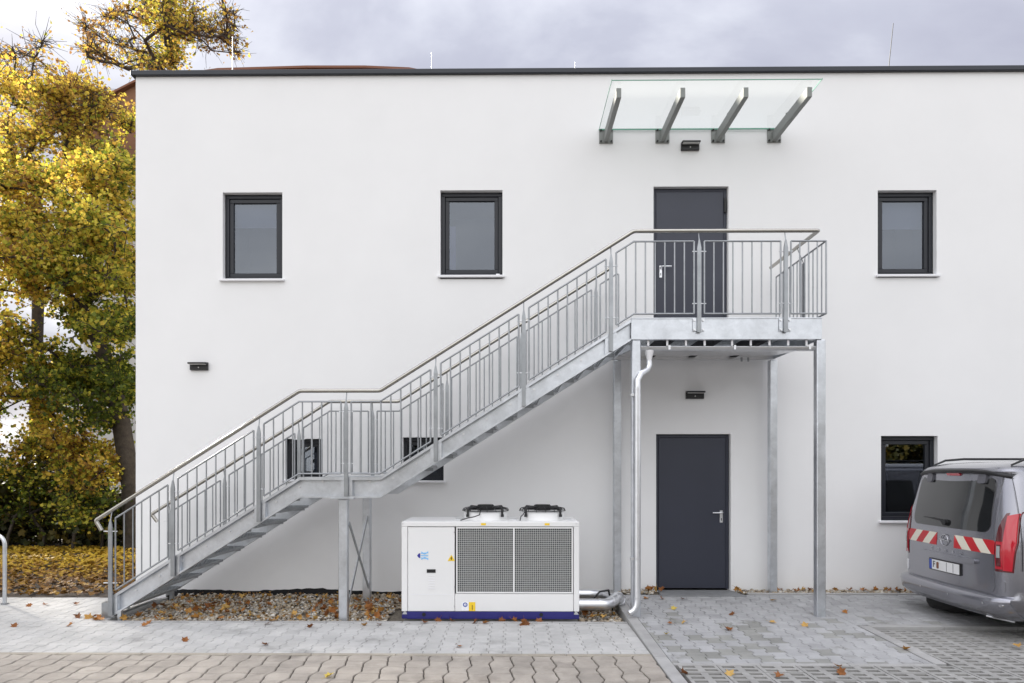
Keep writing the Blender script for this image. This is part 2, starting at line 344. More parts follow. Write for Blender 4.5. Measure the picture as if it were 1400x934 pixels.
def visible(x, y, z=ZG):
    d = y-CY
    if d < 0.5: return False
    px = 700+F*(x/d); py = HZ+F*(EYE-z)/d
    return -25 < px < 1425 and py < 950
def lay(parent, zones, w, l, d, gap, mats, stuffmat, zf, tilt, limit=300, stuffname='paving_stones', darkp=None):
    """interlocking double-T stones in staggered columns; the nearest ones one by one"""
    poly = ipoly(w, l, d, gap); full = paver_mb(poly).mesh('paving_stone', mats[0]); full2 = paver_mb(poly).mesh('paving_stone', mats[1]) if len(mats) > 1 else full
    todo = []
    for (x0, x1, y0, y1) in zones:
        i0, i1 = int(x0/w)-1, int(x1/w)+1
        for i in range(i0, i1+1):
            cx = i*w
            for j in range(int(y0/l)-2, int(y1/l)+2):
                cy = (j+0.5*(i % 2))*l
                q = clip_box(poly, cx, cy, x0, x1, y0, y1)
                if q: todo.append((cx, cy, q))
    todo.sort(key=lambda t: (not visible(t[0], t[1]), t[1]))
    st = MB()
    for k, (cx, cy, q) in enumerate(todo):
        z = zf(cy)+rnd.uniform(-0.0015, 0.0015)
        if k < limit and visible(cx, cy):
            whole = len(q) == len(poly) and all(abs(a[0]-b[0])+abs(a[1]-b[1]) < 1e-6 for a, b in zip(sorted(q), sorted(poly)))
            dk = darkp and rnd.random() < darkp(cx, cy)
            me = (full2 if dk else full) if whole else paver_mb(q).mesh('paving_stone', mats[1] if dk else mats[0])
            inst('paving_stone', me, (cx, cy, z), parent, (tilt+rnd.uniform(-.004, .004), rnd.uniform(-.004, .004), 0))
        else: paver_mb(q, cx=cx, cy=cy, cz=z, mb=st)
    if st.v: st.build(stuffname, stuffmat, parent, kind='stuff')
# pale pavement on the left
b = MB(); b.add([(-9, YK-.01, ZG-.010), (XE0, YK-.01, ZG-.010), (XE0, YB+.01, ZG-.010), (-9, YB+.01, ZG-.010)], [(0, 1, 2, 3)])
b.add([(-9, YB+.01, ZG-.010), (-4.62, YB+.01, ZG-.010), (-4.62, -.22, ZG-.010), (-9, -.22, ZG-.010)], [(0, 1, 2, 3)])
pave = b.build('pavement', M['jointl'], kind='structure')
lay(pave, [(-7.3, XE0-.005, YK+.005, YB-.065), (-7.3, -4.62, YB-.065, -.24)], 0.155, 0.20, 0.012, 0.0015, [M['pav']], M['pavs'], lambda y: ZG, 0)
# door apron and the strip along the wall under the van
b = MB(); n = 14
ys = [-.30-(3.25-.30)*k/n for k in range(n+1)]
for k in range(n): b.add([(XE1, ys[k], slope(ys[k])-.011), (3.74, ys[k], slope(ys[k])-.011), (3.74, ys[k+1], slope(ys[k+1])-.011), (XE1, ys[k+1], slope(ys[k+1])-.011)], [(0, 3, 2, 1)])
for k in range(8):
    a, c = -.30-(1.93-.30)*k/8, -.30-(1.93-.30)*(k+1)/8
    b.add([(3.74, a, slope(a)-.011), (14, a, slope(a)-.011), (14, c, slope(c)-.011), (3.74, c, slope(c)-.011)], [(0, 3, 2, 1)])
apron = b.build('door_apron', M['jointl'], kind='structure')
lay(apron, [(XE1+.005, 3.73, -3.24, -.32), (3.73, 8.6, -1.87, -.32)], 0.155, 0.20, 0.014, 0.0026, [M['ramp'], M['rampd']], M['ramps'], slope, math.atan(-ZG/3.25),
    darkp=lambda x, y: 0.33 if y < -2.0 and x < 3.3 else (0.12 if y < -1.6 else 0.02))
# beige wavy paving in front
b = MB(); b.add([(-9, -4.62, ZG-.016), (XE0, -4.62, ZG-.016), (XE0, YK-.06, ZG-.016), (-9, YK-.06, ZG-.016)], [(0, 1, 2, 3)])
drive = b.build('driveway', M['joint'], kind='structure')
w = 0.186; gx, gy = 0.0055, 0.003
def wavy(i, j):
    n = 5; A = 0.015; B = 0.014
    vx = lambda I, t: I*w+A*math.sin(PI*(t/w)+PI*I)+0.02*math.sin(2*PI*t/w)*0.3
    hy = lambda J, t: J*w+B*math.sin(PI*(t/w)+PI*J)
    p = []
    for k in range(n): t = (i+k/n)*w; p.append((t, hy(j, t)+gy))
    for k in range(n): t = (j+k/n)*w; p.append((vx(i+1, t)-gx, t))
    for k in range(n): t = (i+1-k/n)*w; p.append((t, hy(j+1, t)-gy))
    for k in range(n): t = (j+1-k/n)*w; p.append((vx(i, t)+gx, t))
    q = []
    for k, (x, y) in enumerate(p):       # corners: keep inside both joints
        if k == 0: x, y = vx(i, j*w)+gx, hy(j, i*w)+gy
        if k == n: x, y = vx(i+1, j*w)-gx, hy(j, (i+1)*w)+gy
        if k == 2*n: x, y = vx(i+1, (j+1)*w)-gx, hy(j+1, (i+1)*w)-gy
        if k == 3*n: x, y = vx(i, (j+1)*w)+gx, hy(j+1, i*w)-gy
        q.append((x-i*w, y-j*w))
    return q
st = MB(); cache = {}; cnt = 0; Y0 = YK-.07
for j in range(-10, 0):
    for i in range(-48, 8):
        cx, cy = i*w, Y0+j*w
        q = wavy(i, j)
        if cx+w > XE0-.01:
            q = clip_box(q, cx, cy, -99, XE0-.008, -99, 99)
            if not q: continue
            me = paver_mb(q, 0.007).mesh('paving_stone', M['beige'])
        else:
            key = (i % 2, j % 2)
            if key not in cache: cache[key] = paver_mb(q, 0.007).mesh('paving_stone', M['beige'])
            me = cache[key]
        if visible(cx+.1, cy+.1) and cnt < 300:
            cnt += 1; inst('paving_stone', me, (cx, cy, ZG+rnd.uniform(-.002, .002)), drive, (rnd.uniform(-.006, .006), rnd.uniform(-.006, .006), 0))
        else: paver_mb(q, .007, cx=cx, cy=cy, cz=ZG, mb=st)
st.build('paving_stones', M['beige'], drive, kind='stuff')
# grass pavers with grit in their holes
b = MB(); b.add([(XE1, -4.62, ZG-.030), (14, -4.62, ZG-.030), (14, -1.98, ZG-.030), (3.85, -1.98, ZG-.030), (3.85, -3.30, ZG-.030), (XE1, -3.30, ZG-.030)], [(0, 1, 2, 3, 4, 5)])
bay = b.build('parking_bay', M['grit'], kind='structure')
bw, bl = 0.345, 0.205
def grassblock(sk):
    m = MB(); xs = [0.004, .035, .145, .205, .315, bw-.004]; ysb = [.003, .026, .082, .124, .180, bl-.003]; hs = [(xs[a], xs[a+1], ysb[c], ysb[c+1]) for a in (1, 3) for c in (1, 3)]
    def q(x0, x1, y0, y1): m.add([(x0+sk*y0, y0, 0), (x1+sk*y0, y0, 0), (x1+sk*y1, y1, 0), (x0+sk*y1, y1, 0)], [(0, 1, 2, 3)])
    for r in (0, 2, 4): q(xs[0], xs[5], ysb[r], ysb[r+1])
    for r in (1, 3):
        for a in (0, 2, 4): q(xs[a], xs[a+1], ysb[r], ysb[r+1])
    for x0, x1, y0, y1 in hs+[(xs[0], xs[5], ysb[0], ysb[5])]:
        c = [(x0+sk*y0, y0), (x1+sk*y0, y0), (x1+sk*y1, y1), (x0+sk*y1, y1)]
        m.add([(x, y, z) for z in (0, -.05) for x, y in c], [(i, (i+1) % 4, (i+1) % 4+4, i+4) for i in range(4)])
    return m
gm = grassblock(0).mesh('grass_paver', M['grassp'])
spots = [(XE1+.03+i*bw, -3.308-(j+1)*bl) for j in range(6) for i in range(7)]+[(3.868+i*bw, -1.985-(j+1)*bl) for j in range(12) for i in range(26)]
for x, y in spots:
    if x < 3.86 and x+bw > 3.868: continue
    if visible(x+.2, y+.1): inst('grass_paver', gm, (x, y, ZG+rnd.uniform(-.002, .002)), bay, (rnd.uniform(-.005, .005), rnd.uniform(-.003, .003), 0))
def pebbles(name, n, pts, smin, smax, mt, parent=None, squash=0.65):
    """many small stones, one mesh of real geometry"""
    ico = bmesh.new(); bmesh.ops.create_icosphere(ico, subdivisions=1, radius=1); V = np.array([v.co[:] for v in ico.verts]); T = np.array([[v.index for v in f.verts] for f in ico.faces]); ico.free()
    n = len(pts); s = rng.uniform(smin, smax, (n, 1, 1))*rng.uniform(.7, 1.3, (n, 1, 3))
    a = rng.uniform(0, 2*PI, n); v = V[None]*(1+rng.normal(0, .12, (n, len(V), 1)))*s; v[:, :, 2] *= squash
    x = v[:, :, 0]*np.cos(a)[:, None]-v[:, :, 1]*np.sin(a)[:, None]; y = v[:, :, 0]*np.sin(a)[:, None]+v[:, :, 1]*np.cos(a)[:, None]
    v = np.stack([x, y, v[:, :, 2]], 2)+np.array(pts)[:, None, :]
    return rawmesh(name, v.reshape(-1, 3), (T[None]+np.arange(n)[:, None, None]*len(V)).reshape(-1, 3), mt, parent, True)
def rawmesh(name, v, f, mt, parent=None, smooth=False, attr=None):
    me = bpy.data.meshes.new(name); n, k = len(f), f.shape[1]
    if parent: v = v-np.array(wloc(parent))
    me.vertices.add(len(v)); me.vertices.foreach_set('co', v.astype(np.float32).ravel())
    me.loops.add(n*k); me.loops.foreach_set('vertex_index', f.astype(np.int32).ravel())
    me.polygons.add(n); me.polygons.foreach_set('loop_start', np.arange(0, n*k, k, dtype=np.int32)); me.polygons.foreach_set('loop_total', np.full(n, k, np.int32))
    me.polygons.foreach_set('use_smooth', np.full(n, smooth, bool))
    if attr is not None:
        a = me.attributes.new('tint', 'FLOAT', 'POINT'); a.data.foreach_set('value', attr.astype(np.float32))
    me.materials.append(mt); me.update(calc_edges=True); me.validate()
    o = bpy.data.objects.new(name, me); COL.objects.link(o)
    if parent: o.parent = parent
    return o
pts = [(rng.uniform(1.45, 6.6), rng.uniform(-4.1, -3.32), ZG-.024) for _ in range(5200)]+[(rng.uniform(3.88, 6.4), rng.uniform(-3.3, -2.0), ZG-.024) for _ in range(4200)]
tag(pebbles('grit', 0, pts, .005, .010, M['stones']), 'dark grit filling the holes of the grass pavers', 'gravel', kind='stuff')
# gravel bed
b = MB(); b.add([(-4.62, YB, ZG-.05), (XE0, YB, ZG-.05), (XE0, .0, ZG-.05), (-4.62, 0, ZG-.05)], [(0, 1, 2, 3)])
b.add([(XE0, -.31, -.03), (14, -.31, -.03), (14, 0, -.03), (XE0, 0, -.03)], [(0, 1, 2, 3)])
b.build('gravel_bed', M['gravelbed'], kind='structure')
pts = []
for _ in range(9500):
    x, y = rng.uniform(-4.55, XE0-.03), rng.uniform(YB+.02, -.02)
    if -1.45 < x < .78 and y < -.8: continue
    pts.append((x, y, ZG-.035+rng.uniform(0, .018)+.03*max(0, 1+y*1.5)))
for _ in range(2600):
    x, y = rng.uniform(XE1, 8.5), rng.uniform(-.27, -.02)
    if 1.90 < x < 3.02: continue
    pts.append((x, y, -.012+rng.uniform(0, .022)))
tag(pebbles('gravel', 0, pts, .013, .026, M['stones']), 'pale river gravel along the foot of the white wall', 'gravel', kind='stuff')
# edging stones
def kerb_run(name, pts_list, mt):
    root = None
    for (x0, x1, y0, y1, zf) in pts_list:
        along_x = (x1-x0) > (y1-y0); L = (x1-x0) if along_x else (y1-y0); n = max(1, round(L/0.8))
        for k in range(n):
            a, c = k/n, (k+1)/n; m = MB()
            if along_x: X0, X1, Ya, Yb = x0+L*a+.002, x0+L*c-.002, y0, y1
            else: X0, X1, Ya, Yb = x0, x1, y0+L*a+.002, y0+L*c-.002
            zs = [zf(y) for y in (Ya, Ya, Yb, Yb)]
            q = [(X0, Ya), (X1, Ya), (X1, Yb), (X0, Yb)]
            m.add([(x, y, z) for (x, y), z in zip(q, zs)]+[(x, y, z-.12) for (x, y), z in zip(q, zs)], [(0, 1, 2, 3)]+[(i, i+4, (i+1) % 4+4, (i+1) % 4) for i in range(4)])
            if root is None: root = m.build(name, mt, kind='structure', bevel=.006)
            else: m.build('edging_stone', mt, root, bevel=.006)
kerb_run('kerb', [(-9, XE0-.004, YK-.06, YK, lambda y: ZG+.002)], M['kerbb'])
kerb_run('bed_edging', [(-4.62, XE0-.004, YB-.06, YB, lambda y: ZG+.004), (-4.68, -4.622, YB-.06, -.2, lambda y: ZG+.003)], M['kerb'])
kerb_run('apron_edging', [(XE0, XE1, -4.6, -.02, lambda y: ZG+.006 if y < -3.3 else slope(y)+.006), (3.742, 3.85, -3.25, -1.93, lambda y: slope(y)+.005), (XE1+.002, 3.74, -3.30, -3.242, lambda y: ZG+.003), (3.852, 14, -1.97, -1.875, lambda y: slope(y)+.006), (3.1, 14, -.318, -.262, lambda y: .012)], M['kerb'])
# left lawn under leaf litter
b = MB(); n = 10
for i in range(n):
    for j in range(n):
        X = lambda i: -30+24.9*i/n; Yv = lambda j: -.20+30*(j/n)**2
        Zf = lambda i, j: ZG-.02+.02*min(1, Yv(j)*.4)
        b.add([(X(i), Yv(j), Zf(i, j)), (X(i+1), Yv(j), Zf(i+1, j)), (X(i+1), Yv(j+1), Zf(i+1, j+1)), (X(i), Yv(j+1), Zf(i, j+1))], [(0, 1, 2, 3)])
b.build('lawn', M['soil'], kind='structure')

# ------------------------------------------------------------------ leaves
LEAF = np.array([(0, -.5), (.13, -.30), (.42, -.34), (.34, -.08), (.55, .16), (.26, .17), (.20, .32), (0, .60), (-.20, .32), (-.26, .17), (-.55, .16), (-.34, -.08), (-.42, -.34), (-.13, -.30)])
LEAF7 = np.array([(0, -.5), (.36, -.28), (.52, .16), (.2, .2), (0, .58), (-.2, .2), (-.52, .16), (-.36, -.28)])
def rotm(n, updown=1.0):
    a, b2, c = rng.uniform(0, 2*PI, n), rng.normal(0, updown, n), rng.normal(0, updown, n)
    ca, sa, cb2, sb, cc, sc = np.cos(a), np.sin(a), np.cos(b2), np.sin(b2), np.cos(c), np.sin(c)
    Rz = np.zeros((n, 3, 3)); Rz[:, 0, 0] = ca; Rz[:, 0, 1] = -sa; Rz[:, 1, 0] = sa; Rz[:, 1, 1] = ca; Rz[:, 2, 2] = 1
    Rx = np.zeros((n, 3, 3)); Rx[:, 0, 0] = 1; Rx[:, 1, 1] = cb2; Rx[:, 1, 2] = -sb; Rx[:, 2, 1] = sb; Rx[:, 2, 2] = cb2
    Ry = np.zeros((n, 3, 3)); Ry[:, 1, 1] = 1; Ry[:, 0, 0] = cc; Ry[:, 0, 2] = sc; Ry[:, 2, 0] = -sc; Ry[:, 2, 2] = cc
    return Ry@Rx@Rz
def leaves(name, pos, size, tint, mt, parent=None, tilt=0.9, shape=LEAF7, kind=None):
    n = len(pos); k = len(shape); base = np.zeros((k, 3)); base[:, :2] = shape; base[:, 2] = np.abs(shape[:, 0])*.28-.12*shape[:, 1]**2
    sz = size*rng.uniform(.65, 1.3, n)
    v = np.einsum('nij,kj->nki', rotm(n, tilt), base)*sz[:, None, None]+pos[:, None, :]
    f = np.arange(n*k).reshape(n, k)
    o = rawmesh(name, v.reshape(-1, 3), f, mt, parent, False, np.repeat(np.clip(tint, 0, 1), k))
    if kind: o['kind'] = kind
    return o
nl = 9000; yy = rng.uniform(0, 1, nl)**.85*5.6-.15; xx = rng.uniform(-12, -5.2, nl)
tag(leaves('leaf_litter', np.stack([xx, yy, ZG+.012+rng.uniform(0, .03, nl)], 1), .080, rng.uniform(-.1, .5, nl)+.5*np.clip((yy-.8)/2.4, 0, 1), M['leaf_litter'], None, .35), 'yellow and brown maple leaves covering the ground beside the white building', 'leaf litter', kind='stuff')
nq = 900; qx = np.where(rng.random(nq) < .5, rng.choice([-4.0, -3.7, -3.4, -2.3, -1.7, 1.1], nq)+rng.normal(0, .25, nq), rng.uniform(-4.5, 1.2, nq)); qy = rng.uniform(YB+.04, -.06, nq)
ok = (qx > -4.55) & (qx < 1.25) & ~((qx > -1.45) & (qx < .8) & (qy < -.75))
tag(leaves('leaf_fragments', np.stack([qx, qy, ZG+.004+.03*np.clip(1+qy*1.5, 0, 1)+rng.uniform(0, .02, nq)], 1)[ok], .036, rng.uniform(0, .5, ok.sum()), M['leaf_litter'], None, .5), 'brown leaf crumbs strewn over the gravel under the stairs', 'leaf litter', kind='stuff')
def tree(name, label, base, trunk, clumps, leafsize, nleaf, r0, mt, group=None, cat='tree', bare=0, shape=LEAF7, tw=.016):
    """trunk: first points of the stem; clumps: (x,y,z,radius,tint). Branches reach every clump, leaves gather round it."""
    t = thing(name, label, cat, base, group)
    nodes = [Vector(p) for p in trunk]; par = [-1]+list(range(len(nodes)-1)); kids = [1]*len(nodes); nt0 = len(nodes)
    order = sorted(clumps, key=lambda c: min((Vector(c[:3])-q).length for q in nodes)); tips = []
    for c in order:
        tgt = Vector(c[:3]); best = min(range(len(nodes)), key=lambda i: (nodes[i]-tgt).length+(0 if nodes[i].z < tgt.z+.3 else 1.2)+(.5 if i < 1 else 0))
        p = nodes[best]; d = tgt-p; steps = max(2, int(d.length/.55)); last = best
        bow = Vector((rnd.uniform(-1, 1), rnd.uniform(-1, 1), rnd.uniform(-.2, .9)))*d.length*.13
        for s in range(1, steps+1):
            u = s/steps; q = p+d*u+bow*math.sin(PI*u)+Vector((rnd.gauss(0, .05), rnd.gauss(0, .05), rnd.gauss(0, .04)))*min(1, d.length)
            nodes.append(q); par.append(last); last = len(nodes)-1
        tips.append((last, c))
    wgt = [0.0]*len(nodes); has = set(par)
    for i in range(len(nodes)-1, 0, -1):
        if i not in has: wgt[i] += 1
        wgt[par[i]] += wgt[i]
    rad = [max(tw, r0*(max(wgt[i], .3)/max(1, wgt[0]))**.62) for i in range(len(nodes))]
    m = MB(); ch = {}
    for i in range(1, len(nodes)): ch.setdefault(par[i], []).append(i)
    def run(a, b2):
        pts2 = [nodes[a], nodes[b2]]; rs = [min(rad[a], rad[b2]*1.35), rad[b2]]; cur = b2
        while cur in ch:
            nxt = max(ch[cur], key=lambda k: wgt[k])
            for k in ch[cur]:
                if k != nxt: stack.append((cur, k))
            pts2.append(nodes[nxt]); rs.append(rad[nxt]); cur = nxt
        pts2 = [p for i, p in enumerate(pts2) if i == 0 or (p-pts2[i-1]).length > 1e-4]; rs = rs[:len(pts2)]
        if len(pts2) > 1: m.tube(pts2, rs, 8 if rs[0] > .06 else 5, cap=False)
    stack = [(0, k) for k in ch.get(0, [])]
    while stack: run(*stack.pop())
    # twigs
    P_, T_ = [], []
    for last, c in tips:
        x, y, z, cr_, tint = c[:5]; nlv = int(nleaf*(c[5] if len(c) > 5 else 1)*cr_**2/.25)
        ntw = max(9, min(24, int(cr_*38)))
        twd = []
        for _ in range(ntw):
            d = Vector((rnd.gauss(0, 1), rnd.gauss(0, 1), rnd.gauss(.25, .7))).normalized()*cr_*rnd.uniform(.6, 1.65)
            a = nodes[last]-(nodes[last]-nodes[par[last]])*rnd.random(); e = a+d; mid = a+d*.5+Vector((rnd.gauss(0, .08), rnd.gauss(0, .08), rnd.gauss(0.06, .06)))*cr_
            m.tube([a, mid, e], [tw*.8, tw*.6, tw*.35], 4, cap=False); twd.append((a, mid, e))
        if nlv:
            k = rng.integers(0, ntw, nlv); u = rng.uniform(.15, 1.05, nlv)[:, None]
            A = np.array([[q[:] for q in tt] for tt in twd])[k]
            pos = A[:, 0]*(1-u)**2+2*A[:, 1]*u*(1-u)+A[:, 2]*u**2+rng.normal(0, cr_*.13, (nlv, 3))*np.array([1, 1, .75])
            P_.append(pos); T_.append(tint+rng.normal(0, .19, nlv)+rng.normal(0, .06))
    m.build('trunk', M['bark'], t, fix=False)
    if P_: leaves('crown', np.concatenate(P_), leafsize, np.concatenate(T_), mt, t, .95, shape)
    return t
def clump_px(zones, Y, jitter_y, seed):
    r = random.Random(seed); out = []
    for (px, py, rx, ry, n, rad, tint, dens) in zones:
        for _ in range(n):
            while True:
                a, b2 = r.uniform(-1, 1), r.uniform(-1, 1)
                if a*a+b2*b2 < 1: break
            Yc = Y+r.uniform(-jitter_y, jitter_y); x, z = P(px+a*rx, py+b2*ry, Yc)
            out.append((x, Yc, max(z, .4), rad*r.uniform(.75, 1.25), tint+r.gauss(0, .10), dens))
    return out
# nearer maple by the building corner
x0, _ = P(182, 745, 5.2)
tree('maple_tree', 'dark trunked maple with gold and green leaves beside the building corner', (x0, 5.2, ZG), [(x0, 5.2, ZG-.1), (x0-.05, 5.2, 1.3), (x0-.25, 5.2, 2.6), (*P(150, 505, 5.2)[:1], 5.2, PZ(150, 505, 5.2)), (P(120, 430, 5.1)[0], 5.1, PZ(120, 430, 5.1))],
     clump_px([(120, 290, 62, 50, 24, .46, .52, 1), (35, 320, 50, 48, 20, .46, .58, 1), (165, 235, 24, 40, 9, .42, .50, .9), (165, 360, 28, 50, 14, .42, .46, .8), (110, 375, 50, 24, 10, .42, .52, .9), (20, 385, 24, 20, 4, .4, .66, .8), (125, 440, 56, 32, 15, .42, .34, .9), (130, 535, 54, 46, 26, .44, .16, 1.1), (70, 500, 34, 34, 13, .4, .22, .9), (20, 560, 30, 20, 5, .38, .3, .6), (170, 460, 20, 30, 5, .42, .2, 1), (35, 460, 34, 24, 5, .36, .5, .5)], 5.2, 1.5, 3),
     .076, 420, .19, M['leaf_tree'], tw=.011)
# left tree, farther
x0, _ = P(48, 745, 10)
tree('maple_tree', 'bronze leaved maple with a bare twiggy top, left of the gold maple', (x0, 10, ZG), [(x0, 10, ZG-.1), (x0, 10, 3), (P(52, 420, 10)[0], 10, PZ(52, 420, 10)), (P(50, 260, 10)[0], 10, PZ(50, 260, 10))],
     clump_px([(20, 95, 34, 30, 8, .5, .88, .22), (75, 125, 42, 24, 14, .55, .74, .55), (25, 165, 36, 34, 10, .55, .68, .45), (125, 135, 28, 22, 8, .5, .78, .45), (100, 185, 45, 26, 12, .55, .64, .55), (20, 235, 36, 34, 10, .6, .58, .7), (45, 70, 34, 18, 6, .42, .97, .05), (95, 235, 40, 26, 8, .55, .58, .7), (160, 170, 24, 40, 7, .5, .66, .6)], 10, 2.0, 5),
     .085, 300, .15, M['leaf_tree'], tw=.012)
# big maple added mostly out of view, its crown shading the left pavement
r4 = random.Random(12); cl = []
for _ in range(130):
    a = r4.uniform(0, 2*PI); q = r4.random()**.5; zc = r4.random(); wd = 3.4*math.sqrt(max(.05, 1-(2*zc-1)**2))+.9
    cl.append((-13.2+math.cos(a)*q*wd, 4.2+math.sin(a)*q*wd*.95, 2.5+9.0*zc, .62, r4.uniform(.4, .75), 1))
tree('maple_tree', 'golden maple at the left edge, added to shade the pavement', (-13.4, 4.2, ZG), [(-13.4, 4.2, ZG-.1), (-13.4, 4.2, 2), (-13.2, 4.2, 3.6), (-13.1, 4.2, 5.4)], cl, .08, 400, .24, M['leaf_tree'], tw=.012)
# tall tree far behind the roof
x0, _ = P(225, 745, 19)
tree('maple_tree', 'tall sparse maple rising behind the roof, yellow leaves on open branches', (x0, 19, ZG), [(x0, 19, ZG-.1), (x0, 19, 5), (P(222, 260, 19)[0], 19, PZ(222, 260, 19)), (P(215, 95, 19)[0], 19, PZ(215, 95, 19))],
     clump_px([(135, 25, 24, 26, 10, .5, .93, .28), (132, 70, 22, 14, 8, .5, .95, .32), (170, 50, 30, 42, 12, .6, .84, .16), (205, 5, 26, 30, 14, .65, .62, .5), (238, 48, 22, 34, 14, .65, .58, .55), (266, 30, 18, 42, 12, .6, .70, .32), (300, 40, 24, 42, 12, .55, .86, .16), (322, 58, 14, 26, 8, .5, .92, .2), (225, 86, 34, 8, 9, .55, .58, .7), (230, -80, 90, 60, 26, .8, .7, .35), (190, 90, 36, 10, 8, .5, .72, .3)], 19, 2.6, 8),
     .115, 115, .27, M['leaf_tree'], tw=.014)
# shrubs along the lawn
def shrub(px, Y, top, tint, label, seed, wide=30):
    r = random.Random(seed); x0, _ = P(px, 745, Y); zt = PZ(px, top, Y)
    cl = []
    for _ in range(15):
        q = r.random(); z = .25+zt*(.12+.85*q); x = x0+r.uniform(-1, 1)*wide/65*(.55+.5*q); cl.append((x, Y+r.uniform(-.7, .7), z, .42*r.uniform(.8, 1.2), (tint if q > .45 else .06+r.random()*.2)+r.gauss(0, .1), .85 if q > .4 else .6))
    tree('autumn_shrub', label, (x0, Y, ZG), [(x0, Y, ZG-.05), (x0+.05, Y, .25)], cl, .070, 330, .035, M['leaf_tree'], 'shrubs behind the lawn', 'shrub', tw=.007)
for q in [(8, 4.9, 575, .64, 'leftmost yellowing shrub with thin dark stems behind the lawn', 1), (58, 5.3, 560, .66, 'second shrub from the left behind the lawn, orange gold leaves', 2), (98, 4.9, 585, .66, 'bright yellow shrub behind the lawn in front of the blue container', 3), (138, 5.2, 640, .62, 'golden shrub behind the handrail end, next to the building corner', 4), (-45, 5.1, 590, .5, 'greenish shrub at the edge of the lawn, half out of the picture', 6)]: shrub(*q)
# dark hedge behind the shrubs
h = thing('hedge', 'dark overgrown hedge closing the lawn behind the shrubs', 'hedge', (-11, 6.3, ZG)); nh = 15000
hx = rng.uniform(-17, -7.2, nh); hz = rng.uniform(0, 1, nh)**1.1*(1.75-.75*np.clip((hx+10.2)/1.2, 0, 1)+.35*np.sin(hx*1.7)+.2*np.sin(hx*4.1)); hy = 6.3+rng.normal(0, .5, nh)
leaves('crown', np.stack([hx, hy, hz], 1), .15, rng.uniform(0, .85, nh)+.15*(rng.random(nh) > .93), M['leaf_dark'], h)
m = MB()
for k in range(34):
    x = -17+10*k/33+rnd.gauss(0, .1); m.tube([(x, 6.1, ZG), (x+rnd.gauss(0, .2), 6.0, .8), (x+rnd.gauss(0, .4), 6.1, 1.9 if x < -9.8 else 1.0)], [.025, .02, .01], 5, cap=False)
m.build('stems', M['bark'], h, fix=False)
# trees across the car park, behind the camera: seen in the window reflections only
proto = None
for k, (x, y) in enumerate([(-17, -33), (-9, -36), (-2, -33.5), (5.5, -35), (12, -33), (18, -36), (24, -33), (30, -35)]):
    if proto is None:
        r2 = random.Random(4); cl = []
        for _ in range(34):
            a = r2.uniform(0, 2*PI); q = r2.random()**.5*3.1; cl.append((x+math.cos(a)*q, y+math.sin(a)*q, 1.4+5.4*r2.random(), 1.1, r2.uniform(.2, .85), 1))
        proto = tree('roadside_tree', 'autumn tree across the car park', (x, y, ZG), [(x, y, -.1), (x, y, 1.8), (x+.1, y, 3.6)], cl, .30, 46, .24, M['leaf_dark'], 'trees across the car park'); kids = list(proto.children); base = proto.location.copy()
    else:
        c2 = proto.copy(); COL.objects.link(c2); c2.location = (x, y, ZG); c2.rotation_euler = (0, 0, k*1.3)
        for ch_ in kids: d2 = ch_.copy(); COL.objects.link(d2); d2.parent = c2
# ------------------------------------------------------------------ background buildings
xl, xr = PX(108, 13), PX(660, 13)
bh = thing('brown_hall', 'brown clad hall with an arched roof behind the trees', 'building', ((xl+xr)/2, 13, ZG))
arc = [(xl, PZ(108, 158, 13)), (PX(140, 13), PZ(140, 135, 13)), (PX(187, 13), PZ(187, 111, 13)), (PX(300, 13), PZ(300, 95, 13)), (PX(420, 13), PZ(420, 91.5, 13)), (PX(500, 13), PZ(500, 91.5, 13)), (PX(560, 13), PZ(560, 94, 13)), (xr, PZ(660, 112, 13))]
arc = [(a, z-.13) for a, z in arc]
MB().prism([(xl, 11.4)]+arc+[(xr, 11.4)], 13, 24).build('wall', M['brownwall'], bh); MB().box(xl+.1, xr-.1, 13.1, 23.9, ZG, 11.398).build('wall', M['palewall'], bh)
m = MB(); m.prism([(a-.05 if i == 0 else a, z+.02) for i, (a, z) in enumerate(arc)]+[(a, z+.09) for a, z in reversed(arc)], 12.85, 24.1); m.build('roof', M['brownroof'], bh)
m = MB()
for k in range(6): x = xl+1+k*1.2; m.box(x, x+.04, 12.96, 12.995, 8, arc[0][1]-.3+.0)
m.build('cladding_rib', M['brownroof'], bh)
m = thing('shipping_container', 'dark blue ribbed container glimpsed between shrub leaves', 'container', (PX(150, 16), 16, ZG))
x0, x1 = PX(104, 16), PX(230, 16); z0, z1 = ZG, PZ(150, 606, 16)
MB().box(x0, x1, 16.06, 18.4, z0, z1).build('body', M['bluebox'], m)
r_ = MB().box(-.05, .05, -.06, 0, 0, z1-z0-.1).mesh('rib', M['bluebox'])
for k in range(14): inst('rib', r_, (x0+.1+k*(x1-x0-.2)/13, 16.06, z0+.05), m)
m = thing('pale_building', 'pale building far behind the trees', 'building', (PX(130, 34), 34, ZG))
x0, x1, z1 = PX(60, 34), PX(240, 34), PZ(130, 470, 34)
MB().box(x0, x1, 34, 44, ZG, z1).build('wall', M['palewall'], m)
for k in range(4):
    wx = x0+.8+k*1.6; f_ = MB().box(wx, wx+1, 33.95, 34.02, z1-2.2, z1-.8).build('window', M['anthracite'], m); MB().box(wx+.08, wx+.92, 33.94, 33.948, z1-2.12, z1-.88).build('pane', M['carglass'], f_)
